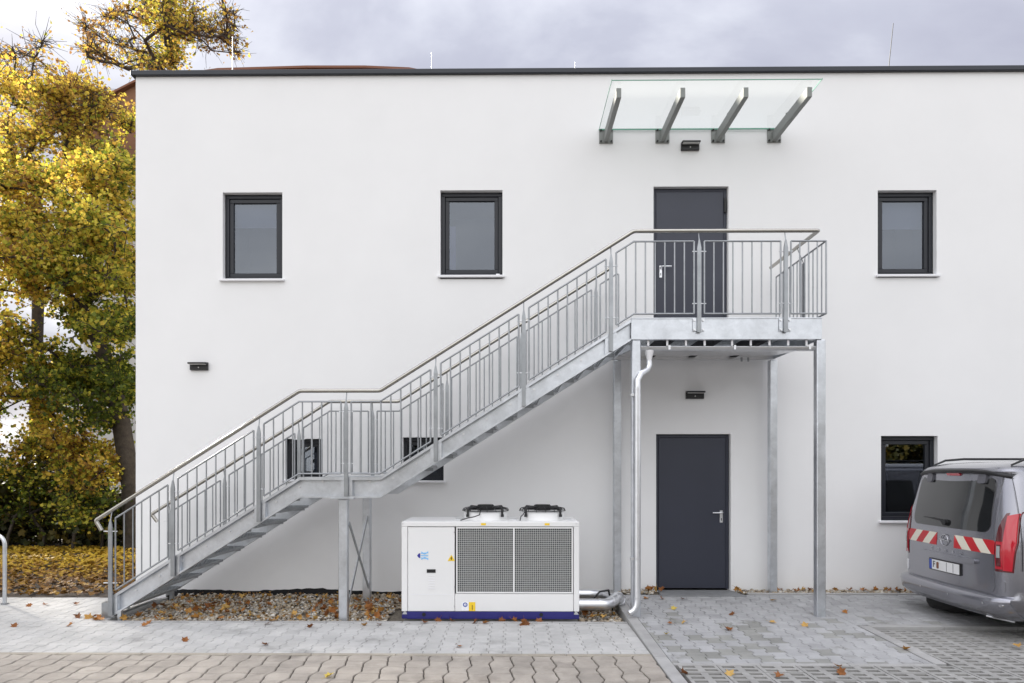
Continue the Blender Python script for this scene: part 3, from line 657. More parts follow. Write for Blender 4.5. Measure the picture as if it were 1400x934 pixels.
# ------------------------------------------------------------------ white building
XL, XR = -5.17, 12.5
bld = thing('office_building', 'white rendered two storey building with dark windows and flat roof', 'building', (0, 0, 0))
ZT = 7.04
def rect(px0, px1, py0, py1): a = P(px0, py1, 0); c = P(px1, py0, 0); return a[0], c[0], a[1], c[1]
wins = [(rect(304.5, 386, 263, 382.5), 1, .32), (rect(602, 687, 260, 377.5), 1, 0), (rect(1200, 1280.5, 260, 376.5), 2, .38), (rect(1204.5, 1282, 596, 712.5), 0, 0), (rect(390, 441, 600, 656), 3, 0), (rect(551, 606.5, 598, 657.5), 3, 0)]
doors = [(PX(893.5, 0), PX(996, 0), 3.36, PZ(945, 255, 0)), (PX(897, 0), PX(999, 0), .0, PZ(948, 593.5, 0))]
ops = [w_[0] for w_ in wins]+doors
xs = sorted({XL, XR}|{o[0] for o in ops}|{o[1] for o in ops}); zs = sorted({-.03, ZT}|{o[2] for o in ops if o[2] > 0}|{o[3] for o in ops})
m = MB()
for i in range(len(xs)-1):
    for j in range(len(zs)-1):
        cx, cz = (xs[i]+xs[i+1])/2, (zs[j]+zs[j+1])/2
        if any(o[0] < cx < o[1] and o[2]-.04 < cz < o[3] for o in ops): continue
        m.add([(xs[i], 0, zs[j]), (xs[i+1], 0, zs[j]), (xs[i+1], 0, zs[j+1]), (xs[i], 0, zs[j+1])], [(0, 1, 2, 3)])
DR = .16
for o in ops:
    x0, x1, z0, z1 = o; z0 = z0 if z0 > 0 else -.03
    c = [(x0, z0), (x1, z0), (x1, z1), (x0, z1)]
    m.add([(x, y, z) for y in (0, DR) for x, z in c], [(i, i+4, (i+1) % 4+4, (i+1) % 4) for i in range(4)])
m.add([(XL, 0, -.1), (XL, 9, -.1), (XL, 9, ZT), (XL, 0, ZT), (XR, 0, -.1), (XR, 9, -.1), (XR, 9, ZT), (XR, 0, ZT)], [(0, 1, 2, 3), (4, 7, 6, 5), (1, 5, 6, 2)])
b2 = bmesh.new(); me = m.mesh('wall', M['plaster'], fix=False); b2.from_mesh(me); bmesh.ops.remove_doubles(b2, verts=b2.verts, dist=1e-4); bmesh.ops.recalc_face_normals(b2, faces=b2.faces); b2.to_mesh(me); b2.free()
inst('wall', me, (0, 0, 0), bld)
m = MB(); zt0, zt1 = PZ(190, 106, 0), PZ(1400, 99.5, 0)
m.box(XL-.05, XR+.05, -.05, .30, ZT-.006, ZT+.060); m.build('coping', M['coping'], bld, bevel=.006)
MB().box(XL+.02, XR-.02, .32, 8.98, ZT-.3, ZT-.2).build('roof', M['asphalt'], bld)
# black bitumen strip with a ragged top edge at the wall foot
m = MB(); n = 90; prev = None
for k in range(n+1):
    x = -4.75+(5.25)*k/n; z = -.018+.014*math.sin(k*.21)+rnd.uniform(-.006, .006)+(.018 if 22 < k < 38 else 0); 
    if prev: m.add([(prev[0], -.008, -.2), (x, -.008, -.2), (x, -.008, z), (prev[0], -.008, prev[1]), (prev[0], 0, prev[1]), (x, 0, z)], [(0, 1, 2, 3), (3, 2, 5, 4)])
    prev = (x, z)
m.build('damp_proof_membrane', M['bitumen'], bld)
MB().box(XL, XR, -.004, .05, -.3, -.031).build('plinth', M['plaster'], bld)
def ring(m, x0, x1, z0, z1, t, y0, y1):
    m.box(x0, x1, y0, y1, z0, z0+t); m.box(x0, x1, y0, y1, z1-t, z1); m.box(x0, x0+t, y0, y1, z0+t, z1-t); m.box(x1-t, x1, y0, y1, z0+t, z1-t); return m
for (x0, x1, z0, z1), kind, bl_ in wins:
    small = kind == 3
    t = .055 if not small else .05
    fr = ring(MB(), x0+.003, x1-.003, z0+.003, z1-.003, t, .075, .15).build('window', M['anthracite'], bld, bevel=.004)
    ring(MB(), x0+t+.006, x1-t-.006, z0+t+.006, z1-t-.006, .052, .093, .148).build('sash', M['anthracite'], fr, bevel=.004)
    a = t+.056
    MB().box(x0+a, x1-a, .118, .124, z0+a, z1-a).build('pane', M['glass'], fr)
    sl_ = MB().box(x0-.035, x1+.035, -.045, .074, z0-.026, z0+.004); sl_.build('sill', M['sill'], fr, bevel=.004)
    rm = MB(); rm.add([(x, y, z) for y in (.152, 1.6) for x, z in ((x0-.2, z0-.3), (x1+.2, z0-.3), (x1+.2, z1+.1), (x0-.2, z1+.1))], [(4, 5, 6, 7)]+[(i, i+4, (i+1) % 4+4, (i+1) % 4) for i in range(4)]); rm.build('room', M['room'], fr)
    if kind in (1, 2):
        bt = MB(); zb = z1-a-(z1-z0-2*a)*bl_
        if bl_: bt.box(x0+a-.03, x1-a+.03, .19, .196, zb, z1-a+.03).build('roller_blind', M['blind'], fr)
        # pale back wall of the lit room reads as a grey veil
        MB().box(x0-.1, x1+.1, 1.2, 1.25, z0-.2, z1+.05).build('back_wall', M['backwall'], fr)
        if not bl_: MB().box(x0+a, x0+a+.085, .17, .19, z0+a-.02, z0+a+(z1-z0-2*a)*.66).build('curtain_or_reflection', M['lilac_reflection'], fr)  # pane reflection imitated by a lilac strip behind the glass
    if kind == 3:
        cm = MB()
        for k in range(4): xx0 = x0+a+.01+k*(x1-x0-2*a)/4; cm.box(xx0, xx0+(x1-x0-2*a)/5, .20, .205, z0+a, z1-a-.02-.02*k)
        cm.build('curtain_or_reflection', M['curtain_or_reflection'], fr)
(x0, x1, z0, z1) = wins[1][0]
MB().box(x1-.09, x1-.04, .0735, .0745, z0+.03, z0+.05).build('badge', M['sticker'], bld)
def door(o, hinge_right, handle_left):
    x0, x1, z0, z1 = o
    fr = MB(); fr.box(x0+.002, x0+.045, .07, .158, z0+.002, z1-.002); fr.box(x1-.045, x1-.002, .07, .158, z0+.002, z1-.002); fr.box(x0+.045, x1-.045, .07, .158, z1-.045, z1-.002)
    d = fr.build('door', M['door'], bld, bevel=.003)
    MB().box(x0+.048, x1-.048, .066, .12, z0+.012, z1-.048).build('door_leaf', M['door'], d, bevel=.003)
    hx = x0+.11 if handle_left else x1-.11; sgn = 1 if handle_left else -1; hz = z0+1.03
    MB().box(hx-.021, hx+.021, .052, .0655, hz-.12, hz+.05).build('door_plate', M['alu'], d, bevel=.006)
    MB().tube([(hx, .05, hz+.02), (hx, .0, hz+.02), (hx+sgn*.02, -.008, hz+.02), (hx+sgn*.135, -.008, hz+.02)], .010, 8).build('handle', M['alu'], d)
    MB().box(hx-.005, hx+.005, .0495, .0515, hz-.09, hz-.055).build('keyhole', M['bolt'], d)
    hx = x1-.03 if hinge_right else x0+.03
    for zz_ in (z1-.24,) if hinge_right else ():
        MB().tube([(hx, .050, zz_-.10), (hx, .050, zz_+.10)], .016, 8).build('hinge', M['black'], d)
door(doors[0], True, True); door(doors[1], False, False)
# door step
stp = MB(); x0, x1 = doors[1][0], doors[1][1]
stp.add([(x0+.02, -.02, .002), (x1-.02, -.02, .002), (x1+.07, -.44, slope(-.44)+.016), (x0-.03, -.44, slope(-.44)+.016), (x0+.02, -.02, -.1), (x1-.02, -.02, -.1), (x1+.07, -.44, -.1), (x0-.03, -.44, -.1)], [(0, 1, 2, 3), (0, 4, 5, 1), (1, 5, 6, 2), (2, 6, 7, 3), (3, 7, 4, 0)])
tag(stp.build('door_step', M['slate'], bevel=.004), 'flat grey stone step in front of the lower dark door', 'step')
# wall lamps
def lamp(px, py, label):
    x, z = P(px, py, 0); w2, h2 = .122, .055
    t = thing('wall_lamp', label, 'lamp', (x, 0, z), 'black wall lamps on the white facade')
    MB().prism([(0, -h2), (0, h2), (-.10, h2-.008), (-.105, h2-.03), (-.045, h2-.035), (-.03, -h2)], x-w2, x+w2, 'x').build('housing', M['anthracite'], t, bevel=.003) if False else None
    m = MB(); m.prism([(-.0, z-h2), (-.0, z+h2), (-.105, z+h2-.012), (-.105, z+h2-.034), (-.035, z+h2-.030), (-.035, z-h2)], x-w2, x+w2, 'x'); m.build('housing', M['black'], t, bevel=.003)
    MB().box(x-w2+.012, x+w2-.012, -.098, -.045, z+h2-.0395, z+h2-.034).build('lens', M['led'], t)
    MB().tube([(x, -.034, z-.02), (x, -.042, z-.02)], .008, 8).build('sensor', M['led'], t)
lamp(273, 501, 'black wall lamp alone on the left part of the facade above the stairs')
lamp(943, 201, 'black wall lamp under the glass canopy above the upper door')
lamp(949.5, 540, 'black wall lamp under the steel platform above the lower door')
# roof rods
def rod(name, px, pytop, Y, r, label, cat, lean=0, mt='alu', group=None):
    x, zt = P(px, pytop, Y); t = thing(name, label, cat, (x, Y, ZT-.2), group)
    MB().tube([(x, Y, ZT-.2), (x+lean, Y, zt)], [r, r*.6], 6).build('rod', M[mt], t); MB().box(x-.07, x+.07, Y-.07, Y+.07, ZT-.2, ZT-.14).build('foot', M['kerb'], t)
rod('lightning_rod', 318, 50, .8, .010, 'white lightning rod on the roof in front of the tall tree', 'lightning rod', 0, 'sill', 'lightning rods on the roof')
rod('lightning_rod', 590, 71, .8, .004, 'thin pale lightning rod in the middle of the roof edge', 'lightning rod', 0, 'galvd', 'lightning rods on the roof')
rod('lightning_rod', 786, 84, .8, .004, 'shortest lightning rod, near the left end of the glass canopy', 'lightning rod', 0, 'galvd', 'lightning rods on the roof')
rod('antenna', 1209, 32, .6, .008, 'thin black antenna leaning to the right on the roof', 'antenna', .13, 'bolt')
# ------------------------------------------------------------------ glass canopy
cx0, cx1 = 1.185, 3.66
can = thing('glass_canopy', 'glass canopy on four grey steel brackets above the upper door', 'canopy', ((cx0+cx1)/2, 0, 6.1))
gl = MB().add([(cx0, -.03, 6.272), (cx1, -.03, 6.272), (cx1, -1.24, 6.245), (cx0, -1.24, 6.245)], [(0, 1, 2, 3)]).build('glass_panel', M['canopy_glass'], can)
ed = MB(); ed.box(cx0, cx1, -.03, -.022, 6.258, 6.276); ed.box(cx0, cx1, -1.246, -1.2405, 6.240, 6.250); ed.box(cx0-.006, cx0-.0005, -1.24, -.03, 6.250, 6.262); ed.box(cx1+.0005, cx1+.006, -1.24, -.03, 6.250, 6.262)
ed.build('glass_edge', M['glass_edge'], gl)
for px in (828.5, 905.5, 981.5, 1058):
    x = PX(px, 0)
    bm_ = MB(); bm_.prism([(-.012, 6.10), (-.012, 6.235), (-1.12, 6.225), (-1.12, 6.105)], x-.03, x+.03, 'x'); bo = bm_.build('beam', M['beam'], can, bevel=.004)
    MB().box(x-.095, x+.095, -.012, -.001, 6.085, 6.285).build('wall_plate', M['beam'], bo, bevel=.003)
    for dx in (-.07, .07):
        for dz in (6.11, 6.26): MB().tube([(x+dx, -.013, dz), (x+dx, -.03, dz)], .013, 8).build('bolt', M['bolt'], bo)
    MB().tube([(x-.005, -.45, 6.236), (x-.005, -.45, 6.258)], .014, 8).build('glass_clamp', M['bolt'], bo)
# ------------------------------------------------------------------ staircase
YF, YR = -1.55, -.30
hp = [P(131, 711.5, YF), P(410, 534.5, YF), P(520, 534.5, YF), P(866, 316, YF), P(1119, 316, YF)]
zl = (hp[1][1]+hp[2][1])/2; zp = (hp[3][1]+hp[4][1])/2
K = [hp[0][0], hp[1][0], hp[2][0], hp[3][0], hp[4][0]]
sl1 = (zl-hp[0][1])/(K[1]-K[0]); sl2 = (zp-zl)/(K[3]-K[2])
def zh(x):
    if x < K[1]: return zl-(K[1]-x)*sl1
    if x < K[2]: return zl
    if x < K[3]: return zl+(x-K[2])*sl2
    return zp
def zh_r(x): return zh(x)
st = thing('steel_staircase', 'galvanised steel outside staircase with landing and platform up to the upper door', 'staircase', (-4.55, YF, ZG))
def line(x0, x1, off):
    q = [x0]+[k for k in K[1:4] if x0+1e-4 < k < x1-1e-4]+[x1]
    return [(x, zh(x)+off) for x in q]
XF0 = PX(153, YF); XP = PX(863, YF); XPE = PX(1124, YF)
T0 = -.985
def stringer(name, y_out, y_web, x0, x1):
    dep = .235
    m = MB(); top = line(x0, x1, T0); bot = line(x0, x1, T0-dep)
    yw0, yw1 = sorted((y_web, y_web+.008*(1 if y_web > y_out else -1)))
    for (a, b), (c, d) in zip(zip(top, top[1:]), zip(bot, bot[1:])):
        m.prism([a, b, d, c], yw0, yw1)
        yo0, yo1 = sorted((y_out, y_web-(.001 if y_web > y_out else -.001)))
        m.prism([a, b, (b[0], b[1]-.012), (a[0], a[1]-.012)], yo0, yo1); m.prism([(c[0], c[1]+.012), (d[0], d[1]+.012), d, c], yo0, yo1)
        yl0, yl1 = sorted((y_out-(.004 if y_web > y_out else -.004), y_out+(.004 if y_web > y_out else -.004))); m.prism([(a[0], a[1]+.002), (b[0], b[1]+.002), (b[0], b[1]-.034), (a[0], a[1]-.034)], yl0, yl1); m.prism([(c[0], c[1]+.020), (d[0], d[1]+.020), (d[0], d[1]-.002), (c[0], c[1]-.002)], yl0, yl1)
    o = m.build(name, M['galv'], st)
    return o, top, bot
sf, tp, bt = stringer('stringer', YF, YF+.06, XF0, XP-.004)
XR0 = PX(232, YR)-.0; XRE = XP
sr, _, _ = stringer('stringer', YR, YR-.06, XF0+.02, XRE)
# bolts on the front web, and end plates of the spliced channel
bolt = MB().tube([(0, 0, 0), (0, -.012, 0)], .014, 6).mesh('bolt', M['alu'])
for k in range(22):
    x = XF0+.25+k*.27
    if x > XP-.1: break
    inst('bolt', bolt, (x, YF+.059, zh(x)+T0-(.05 if K[1] < x < K[2] else .10)), sf)
plates = [PX(p, YF) for p in (153, 238, 355, 474, 596, 716, 835)]
for X in plates:
    for sg in ((1,) if X == plates[0] else (-1, 1)):
        x = X+sg*.062; m = MB(); z = lambda q, o: zh(q)+T0-o
        m.prism([(x-.004, z(x, .036)), (x+.004, z(x, .036)), (x+.004, z(x, .214)), (x-.004, z(x, .214))], YF+.006, YF+.058)
        xa, xb = sorted((X+sg*.012, x)); m.prism([(xa, z(xa, .037)), (xb, z(xb, .037)), (xb, z(xb, .213)), (xa, z(xa, .213))], YF-.003, YF+.005)
        m.build('end_plate', M['galv'], sf)
# gratings
def grating(m, x0, x1, y0, y1, z, px=.034, h=.03, bars_y=True, cross=.10):
    m.box(x0, x1, y0, y0+.006, z-h, z); m.box(x0, x1, y1-.006, y1, z-h, z); m.box(x0, x0+.006, y0+.006, y1-.006, z-h, z); m.box(x1-.006, x1, y0+.006, y1-.006, z-h, z)
    n = int((x1-x0)/px)
    for k in range(1, n): x = x0+(x1-x0)*k/n; m.box(x-.0015, x+.0015, y0+.006, y1-.006, z-h, z-.001)
    n = int((y1-y0)/cross)
    for k in range(1, n): y = y0+(y1-y0)*k/n; m.box(x0+.006, x1-.006, y-.0015, y+.0015, z-.010, z-.0005)
    return m
tread = grating(MB(), 0, .29, 0, 1.11, 0)
tread.box(-.004, -.0005, 0, 1.11, -.075, 0); tread.box(0.05, .24, .0, .004, -.07, -.031); tread.box(.05, .24, 1.106, 1.11, -.07, -.031)
tread = tread.mesh('tread', M['galvd'])
y_t = YF+.0695
zland = zl+T0-.03; zplat = zp+T0-.02
run1 = K[1]-(XF0-.12); n1 = 9; rise1 = (zland-ZG)/n1
for k in range(1, n1): inst('tread', tread, (K[1]-(n1-k)*rise1/sl1+.02, y_t, ZG+rise1*k), st)
n2 = 11; rise2 = (zplat-zland)/n2
for k in range(1, n2): inst('tread', tread, (K[3]-(n2-k)*rise2/sl2-.02, y_t, zland+rise2*k), st)
x0, x1 = K[1]+.02, K[2]-.02
grating(MB(), x0, x1, y_t, y_t+1.11, zland).build('landing_grating', M['galvd'], st)
# first step at the foot, standing left of the stringer
m = MB(); fx = PX(138, YF+.05); m.box(fx, XF0-.004, YF+.06, YF+.066, ZG, ZG+rise1); m.box(fx, fx+.006, YF+.066, YR-.066, ZG+.02, ZG+rise1); m.box(fx+.006, XF0-.004, YF+.0665, YR-.066, ZG+rise1-.03, ZG+rise1-.002); m.build('bottom_step', M['galvd'], st)
for y in (YF+.03, YR-.03):
    x = XF0+.08; MB().box(x-.02, x+.02, y-.025, y+.025, ZG-.06, zh(x)+T0-.215).build('foot', M['galv'], st)
# platform frame
zb0, zb1 = zp+T0-.245, zp+T0
m = MB(); m.box(XP, XPE, YF+.004, YF+.012, zb0, zb1); m.box(XP, XPE, YF+.012, YF+.07, zb0, zb0+.012); m.box(XP, XPE, YF-.004, YF+.07, zb1-.0115, zb1+.002)
m.build('platform_beam', M['galv'], st, bevel=.002)
MB().box(XP, XP+.01, YF+.075, -.06, zb0, zb1-.012).build('platform_beam', M['galv'], st); MB().box(XPE-.01, XPE, YF+.075, -.06, zb0, zb1-.012).build('platform_beam', M['galv'], st); MB().box(XP+.012, XPE-.012, -.068, -.06, zb0, zb1-.012).build('platform_beam', M['galv'], st)
grating(MB(), XP+.012, XPE-.012, YF+.075, -.075, zb1+.0).build('platform_grating', M['galvd'], st)
m = MB()
for k in range(3): x = XP+.5+k*.55; m.box(x-.04, x+.04, YF+.08, -.08, zb0+.02, zb0+.16)
m.build('joist', M['dark'], st)
# drip tray sheets under the platform, falling towards the gutter
ztf, ztr = PZ(1000, 476, YF+.10), PZ(1000, 487.5, -.12)
for k in range(4):
    xa = XP+.06+k*(XPE-XP-.12)/4; xb = xa+(XPE-XP-.12)/4-.006
    MB().prism([(YF+.10, ztf), (-.12, ztr), (-.12, ztr+.006), (YF+.10, ztf+.006)], xa, xb, 'x').build('drip_tray', M['alu'], st)
MB().box(XP-.12, XPE-.02, -.16, -.12, ztr-.045, ztr-.004).build('tray_rail', M['alu'], st)
for k, px in enumerate((1013, 1022, 868, 873)):
    x = PX(px, -.14); MB().box(x-.012, x+.012, -.17, -.162, ztr-.075, ztr-.02).build('rail_clip', M['galvd'], st)
for px in (886, 912, 937.5, 963, 1000.5, 1026, 1051.5, 1077, 1102):
    x = PX(px, YF+.05); MB().box(x-.011, x+.011, YF+.035, YF+.045, zb0-.065, zb0-.001).build('drip_tab', M['sill'], st)
# columns
def post(px, Y, z1, w=.10, z0=None):
    x = PX(px, Y); o = MB().box(x-w/2, x+w/2, Y-w/2, Y+w/2, (ZG if z0 is None else z0)-.05, z1).build('column', M['galv'], st, bevel=.008); return x, o
post(869, YF+.06, zb0-.002); post(1120.5, YF+.06, zb0-.002); post(843.5, -.17, ztr-.06); post(1056, -.17, ztr-.06)
x, _ = post(470, YF+.06, zl+T0-.250); MB().box(x-.13, x+.13, YF-.03, YF+.13, zl+T0-.2495, zl+T0-.2375).build('head_plate', M['galv'], st)
xr_, _ = post(502, YR-.06, zl+T0-.237)
ya, yb = YF+.10, YR-.10; zlo, zhi = .10, 1.02
m = MB().bar((x+.055, ya, zhi), (x+.055, yb, zlo), .008, .05); m.build('cross_brace', M['galvd'], st); MB().bar((x+.045, ya, zlo), (x+.045, yb, zhi), .008, .05).build('cross_brace', M['galvd'], st)
# handrails
def arcpts(a, b, c, r=.06, n=4):
    a, b, c = Vector(a), Vector(b), Vector(c); p = b+(a-b).normalized()*r; q = b+(c-b).normalized()*r
    return [p*(1-t)**2+b*2*t*(1-t)+q*t*t for t in [k/n for k in range(n+1)]]
def hand(y, xs0, xe, curl, ret=None):
    p0 = Vector((xs0, y, zh(xs0))); e = p0+Vector((curl[0], 0, curl[1])); mid = Vector((K[1], y, zl))
    pts = [e]+arcpts(e, p0, mid, .03)
    for k in (1, 2, 3):
        if xs0 < K[k] < xe: pts += arcpts((K[k]-.3, y, zh(K[k]-.3)), (K[k], y, zh(K[k])), (K[k]+.3, y, zh(K[k]+.3)), .03, 3)
    if ret: pts += arcpts((xe-.3, y, zp), (xe, y, zp), (xe, ret, zp), .03, 3)+[Vector((xe, ret, zp))]
    else: pts.append(Vector((xe, y, zh(xe))))
    return MB().tube(pts, .0225, 12).build('handrail', M['inox'], st)
hand(YF-.005, K[0], K[4], (.07, -.115), -.12)
xr0 = PX(207, YR); hand(YR+.005, xr0, XP-.05, (.075, -.10))
# railing posts and panels
pinm = MB().tube([(-.078, 0, 0), (.078, 0, 0)], .0065, 6).mesh('clamp_pin', M['alu'])
def rpost(X, y, foot, out):
    z = zh(X); top = z-.20; m = MB(); yo = y+out*.028
    m.box(X-.022, X+.022, yo-.011, yo+.011, foot, top)
    m.add([(X+sx*.022, yo+sy*.011, top) for sx, sy in ((-1, -1), (1, -1), (1, 1), (-1, 1))]+[(X+sx*.007, yo+sy*.007, top+.09) for sx, sy in ((-1, -1), (1, -1), (1, 1), (-1, 1))], [(i, (i+1) % 4, (i+1) % 4+4, i+4) for i in range(4)]+[(4, 5, 6, 7)])
    m.tube([(X, yo, top+.08), (X, y, z-.018)], .0065, 6)
    o = m.build('railing_post', M['galvd'], st)
    for dz in (-.24, -.83): inst('clamp_pin', pinm, (X, yo, z+dz), o)
    return o
bal = {}
def baluster(L):
    L = round(L, 2)
    if L not in bal: bal[L] = MB().tube([(0, 0, 0), (0, 0, L)], .0085, 6, cap=False).mesh('baluster', M['galvd'])
    return bal[L]
def panel(xa, xb, y, n, first_kinks=True):
    top, bot = line(xa, xb, -.125), line(xa, xb, -.945); m = MB()
    for L in (top, bot): m.tube([(x, y, z) for x, z in L], .0105, 6)
    for x in (xa, xb): m.tube([(x, y, zh(x)-.945), (x, y, zh(x)-.125)], .0105, 6)
    o = m.build('railing_panel', M['galvd'], st)
    for k in range(1, n):
        x = xa+(xb-xa)*k/n; inst('baluster', baluster(.80), (x, y, zh(x)-.935), o)
    return o
fp = [PX(p, YF) for p in (153, 238, 355, 474, 596, 716, 835, 955, 1073)]
for i, X in enumerate(fp):
    foot = zh(X)+T0-(.22 if X < XP else .17)
    rpost(X, YF, foot, -1)
    if X > XP:
        p_ = MB().box(X-.068, X+.068, YF-.010, YF-.0045, zb0+.09, zb0+.235).build('base_plate', M['galv'], st)
        for dx in (-.05, .05):
            for dz in (.11, .215): inst('bolt', bolt, (X+dx, YF-.010, zb0+dz), p_)
yp = YF-.028
for i in range(len(fp)-1): panel(fp[i]+.058, fp[i+1]-.058, yp, 6 if i == 0 else 8)
XC = PX(1128, YF); panel(fp[-1]+.058, XC, yp, 4)
# end railing from the corner to the wall
m = MB(); xs_ = XC
for z in (zp-.125, zp-.945): m.tube([(xs_, yp, z), (xs_, -.12, z)], .0105, 6)
m.tube([(xs_, -.12, zp-.945), (xs_, -.12, zp-.125)], .0105, 6)
o = m.build('railing_panel', M['galvd'], st)
for k in range(1, 13):
    y = yp+(-.12-yp)*k/13; inst('baluster', baluster(.80), (xs_, y, zp-.935), o)
for y in (-.98,):
    m = MB().box(xs_-.012, xs_+.012, y-.022, y+.022, zb0+.08, zp-.2); m.tube([(xs_, y, zp-.2), (K[4], y, zp-.02)], .0065, 6); m.build('railing_post', M['galvd'], st)
rp = [PX(p, YR) for p in (231, 306, 408, 509, 611, 713, 815)]
for X in rp: rpost(X, YR, zh(X)+T0-.2, 1)
for i in range(len(rp)-1): panel(rp[i]+.058, rp[i+1]-.058, YR+.028, 6 if i == 0 else 8)
panel(rp[-1]+.058, rp[-1]+.30, YR+.028, 2)
# ------------------------------------------------------------------ gutter and downpipe
yg = YF+.10; xg0, xg1 = PX(875.5, yg), PX(1118, yg); zg = PZ(1000, 476.5, yg)
gt = thing('rain_gutter', 'zinc gutter under the platform with a downpipe beside the front column', 'gutter', (xg0, yg, zg))
m = MB(); prof = [(yg+.045*math.cos(PI+PI*k/8), zg+.012+.045*math.sin(PI+PI*k/8)) for k in range(9)]; prof2 = [(yg+.041*math.cos(PI+PI*k/8), zg+.012+.041*math.sin(PI+PI*k/8)) for k in range(8, -1, -1)]
m.prism(prof+prof2, xg0, xg1, 'x'); m.tube([(xg0, yg-.045, zg+.012), (xg1, yg-.045, zg+.012)], .007, 6); m.build('trough', M['alu'], gt)
for px in (914, 1003, 1105): x = PX(px, yg); MB().box(x-.012, x+.012, yg-.052, yg-.0455, zg-.02, zg+.03).build('gutter_bracket', M['alu'], gt)
xf_, zf0 = P(887.5, 479, yg); zf1 = PZ(887.5, 491, yg)
MB().lathe([(.052, 0), (.05, -.03), (.028, zf1-zf0-.01), (.028, zf1-zf0-.05)], (xf_, yg, zf0), 14).build('funnel', M['sill'], gt)
yd = YF-.055; xd = PX(871.5, yd)
pts = [(xf_, yg, zf1-.02), (xf_, yg, zf1-.07), (xf_-.03, yg-.02, zf1-.13), (xd+.04, yd+.02, zf1-.19), (xd, yd, zf1-.26), (xd, yd, zf1-.36), (xd, yd, .17), (xd-.015, yd-.01, .10), (xd-.05, yd-.02, .05), (xd-.10, yd-.03, .025)]
pts = [Vector(p) for p in pts]
dp = MB().tube(pts, .035, 14).build('downpipe', M['alu'], gt)
for z in (zf1-.36, PZ(871, 540, yd), PZ(871, 764, yd), .19):
    MB().tube([(xd, yd, z-.012), (xd, yd, z+.012)], .0385, 14).build('clamp', M['alu'], dp)
for z in (PZ(871, 540, yd), PZ(871, 764, yd)): MB().box(xd-.075, xd-.04, yd-.012, yd+.07, z-.014, z+.014).build('clamp', M['alu'], dp)
# ------------------------------------------------------------------ cooling unit
YU = -1.55; YUB = -.74
ux0, ux1 = PX(549, YU), PX(792, YU); zu0, zu1 = ZG+.012, PZ(670, 713.5, YU)
cu = thing('cooling_unit', 'white air cooled chiller with two roof fans on a dark blue base', 'chiller', ((ux0+ux1)/2, YU, ZG))
MB().box(ux0+.01, ux1-.01, YU+.1, YUB, ZG-.06, ZG+.01).build('plinth_slab', M['kerb'], cu)
def X(px): return PX(px, YU)
def Z(py): return PZ(670, py, YU)
zb = Z(836.5)
m = MB(); m.box(ux0+.06, ux1-.06, YU+.006, YU+.02, zu0, zb); m.box(ux0, ux0+.07, YU+.02, YU+.05, zu0, zu0+.05); m.box(ux1-.07, ux1, YU+.02, YU+.05, zu0, zu0+.05); m.box(ux0, ux0+.01, YU+.05, YUB, zu0, zb); m.box(ux1-.01, ux1, YU+.05, YUB, zu0, zb); m.box(ux0, ux1, YUB-.012, YUB-.002, zu0, zb)
base = m.build('base_frame', M['blue'], cu, bevel=.002)
for px in (579.5, 740): x, z = X(px), Z(840.5); MB().tube([(x, YU+.0055, z), (x, YU+.002, z)], .022, 14).build('lifting_hole', M['dark'], base)
for sx in (ux0+.035, ux1-.035): MB().add([(sx-.03, YU+.019, zu0+.05), (sx+.03, YU+.019, zu0+.05), (sx, YU+.019, zu0+.10)], [(0, 1, 2)]).build('corner_gusset', M['alu'], base)
tz = zu1
m = MB(); m.box(ux0, ux1, YU, YUB, tz-.055, tz); m.box(ux0, X(557), YU, YUB, zb+.002, tz-.057); m.box(X(784.5), ux1, YU, YUB, zb+.002, tz-.057); m.box(X(557)+.002, X(784.5)-.002, YUB-.03, YUB-.002, zb+.002, tz-.057)
m.build('casing', M['white'], cu, bevel=.005)
zs_ = Z(811.5)
MB().box(X(557)+.004, X(622)-.004, YU+.006, YU+.03, zb+.003, tz-.062).build('front_door', M['white'], cu, bevel=.004)
MB().box(X(622), X(784.5)-.004, YU+.006, YU+.03, zb+.003, zs_-.006).build('lower_panel', M['white'], cu, bevel=.004)
m = MB(); xa, xb, za, zc = X(623.5), X(783.5), zs_, tz-.062; ring(m, xa, xb, za, zc, .016, YU+.004, YU+.03); m.box(X(702.5)-.01, X(702.5)+.01, YU+.002, YU+.03, za+.016, zc-.016); m.build('grille_frame', M['white'], cu, bevel=.002)
MB().box(xa, xb, YU+.085, YU+.1, za, zc).build('condenser_coil', M['fins'], cu)
m = MB(); pit = .0212
for side in ((xa+.016, X(702.5)-.01), (X(702.5)+.01, xb-.016)):
    n = int((side[1]-side[0])/pit)
    for k in range(1, n): x = side[0]+(side[1]-side[0])*k/n; m.box(x-.0021, x+.0021, YU+.0145, YU+.0185, za+.016, zc-.016)
    n = int((zc-za-.032)/pit)
    for k in range(1, n): z = za+.016+(zc-za-.032)*k/n; m.box(side[0], side[1], YU+.010, YU+.014, z-.0021, z+.0021)
m.build('wire_grille', M['wire'], cu, kind='stuff')
slot = MB().box(0, .075, 0, .006, 0, .008).mesh('louvre', M['sill'])
for k in range(6): inst('louvre', slot, (X(585.5), YU+.001, Z(805)+k*.029), cu)
MB().box(X(583.5), X(595.5), YU+.0, YU+.005, Z(783.3), Z(778.6)).build('display', M['black'], cu)
MB().box(X(562), X(618), YU+.004, YU+.0055, Z(813.5), Z(812.7)).build('panel_seam', M['sill'], cu)
scr = MB().tube([(0, 0, 0), (0, -.004, 0)], .007, 8).mesh('screw', M['alu'])
for px, py in ((557.8, 803), (621, 803), (557.8, 829), (621, 829), (621, 728), (557.8, 728), (788, 716), (551, 716)): inst('screw', scr, (X(px), YU+.006 if 552 < px < 700 else YU, Z(py)), cu)
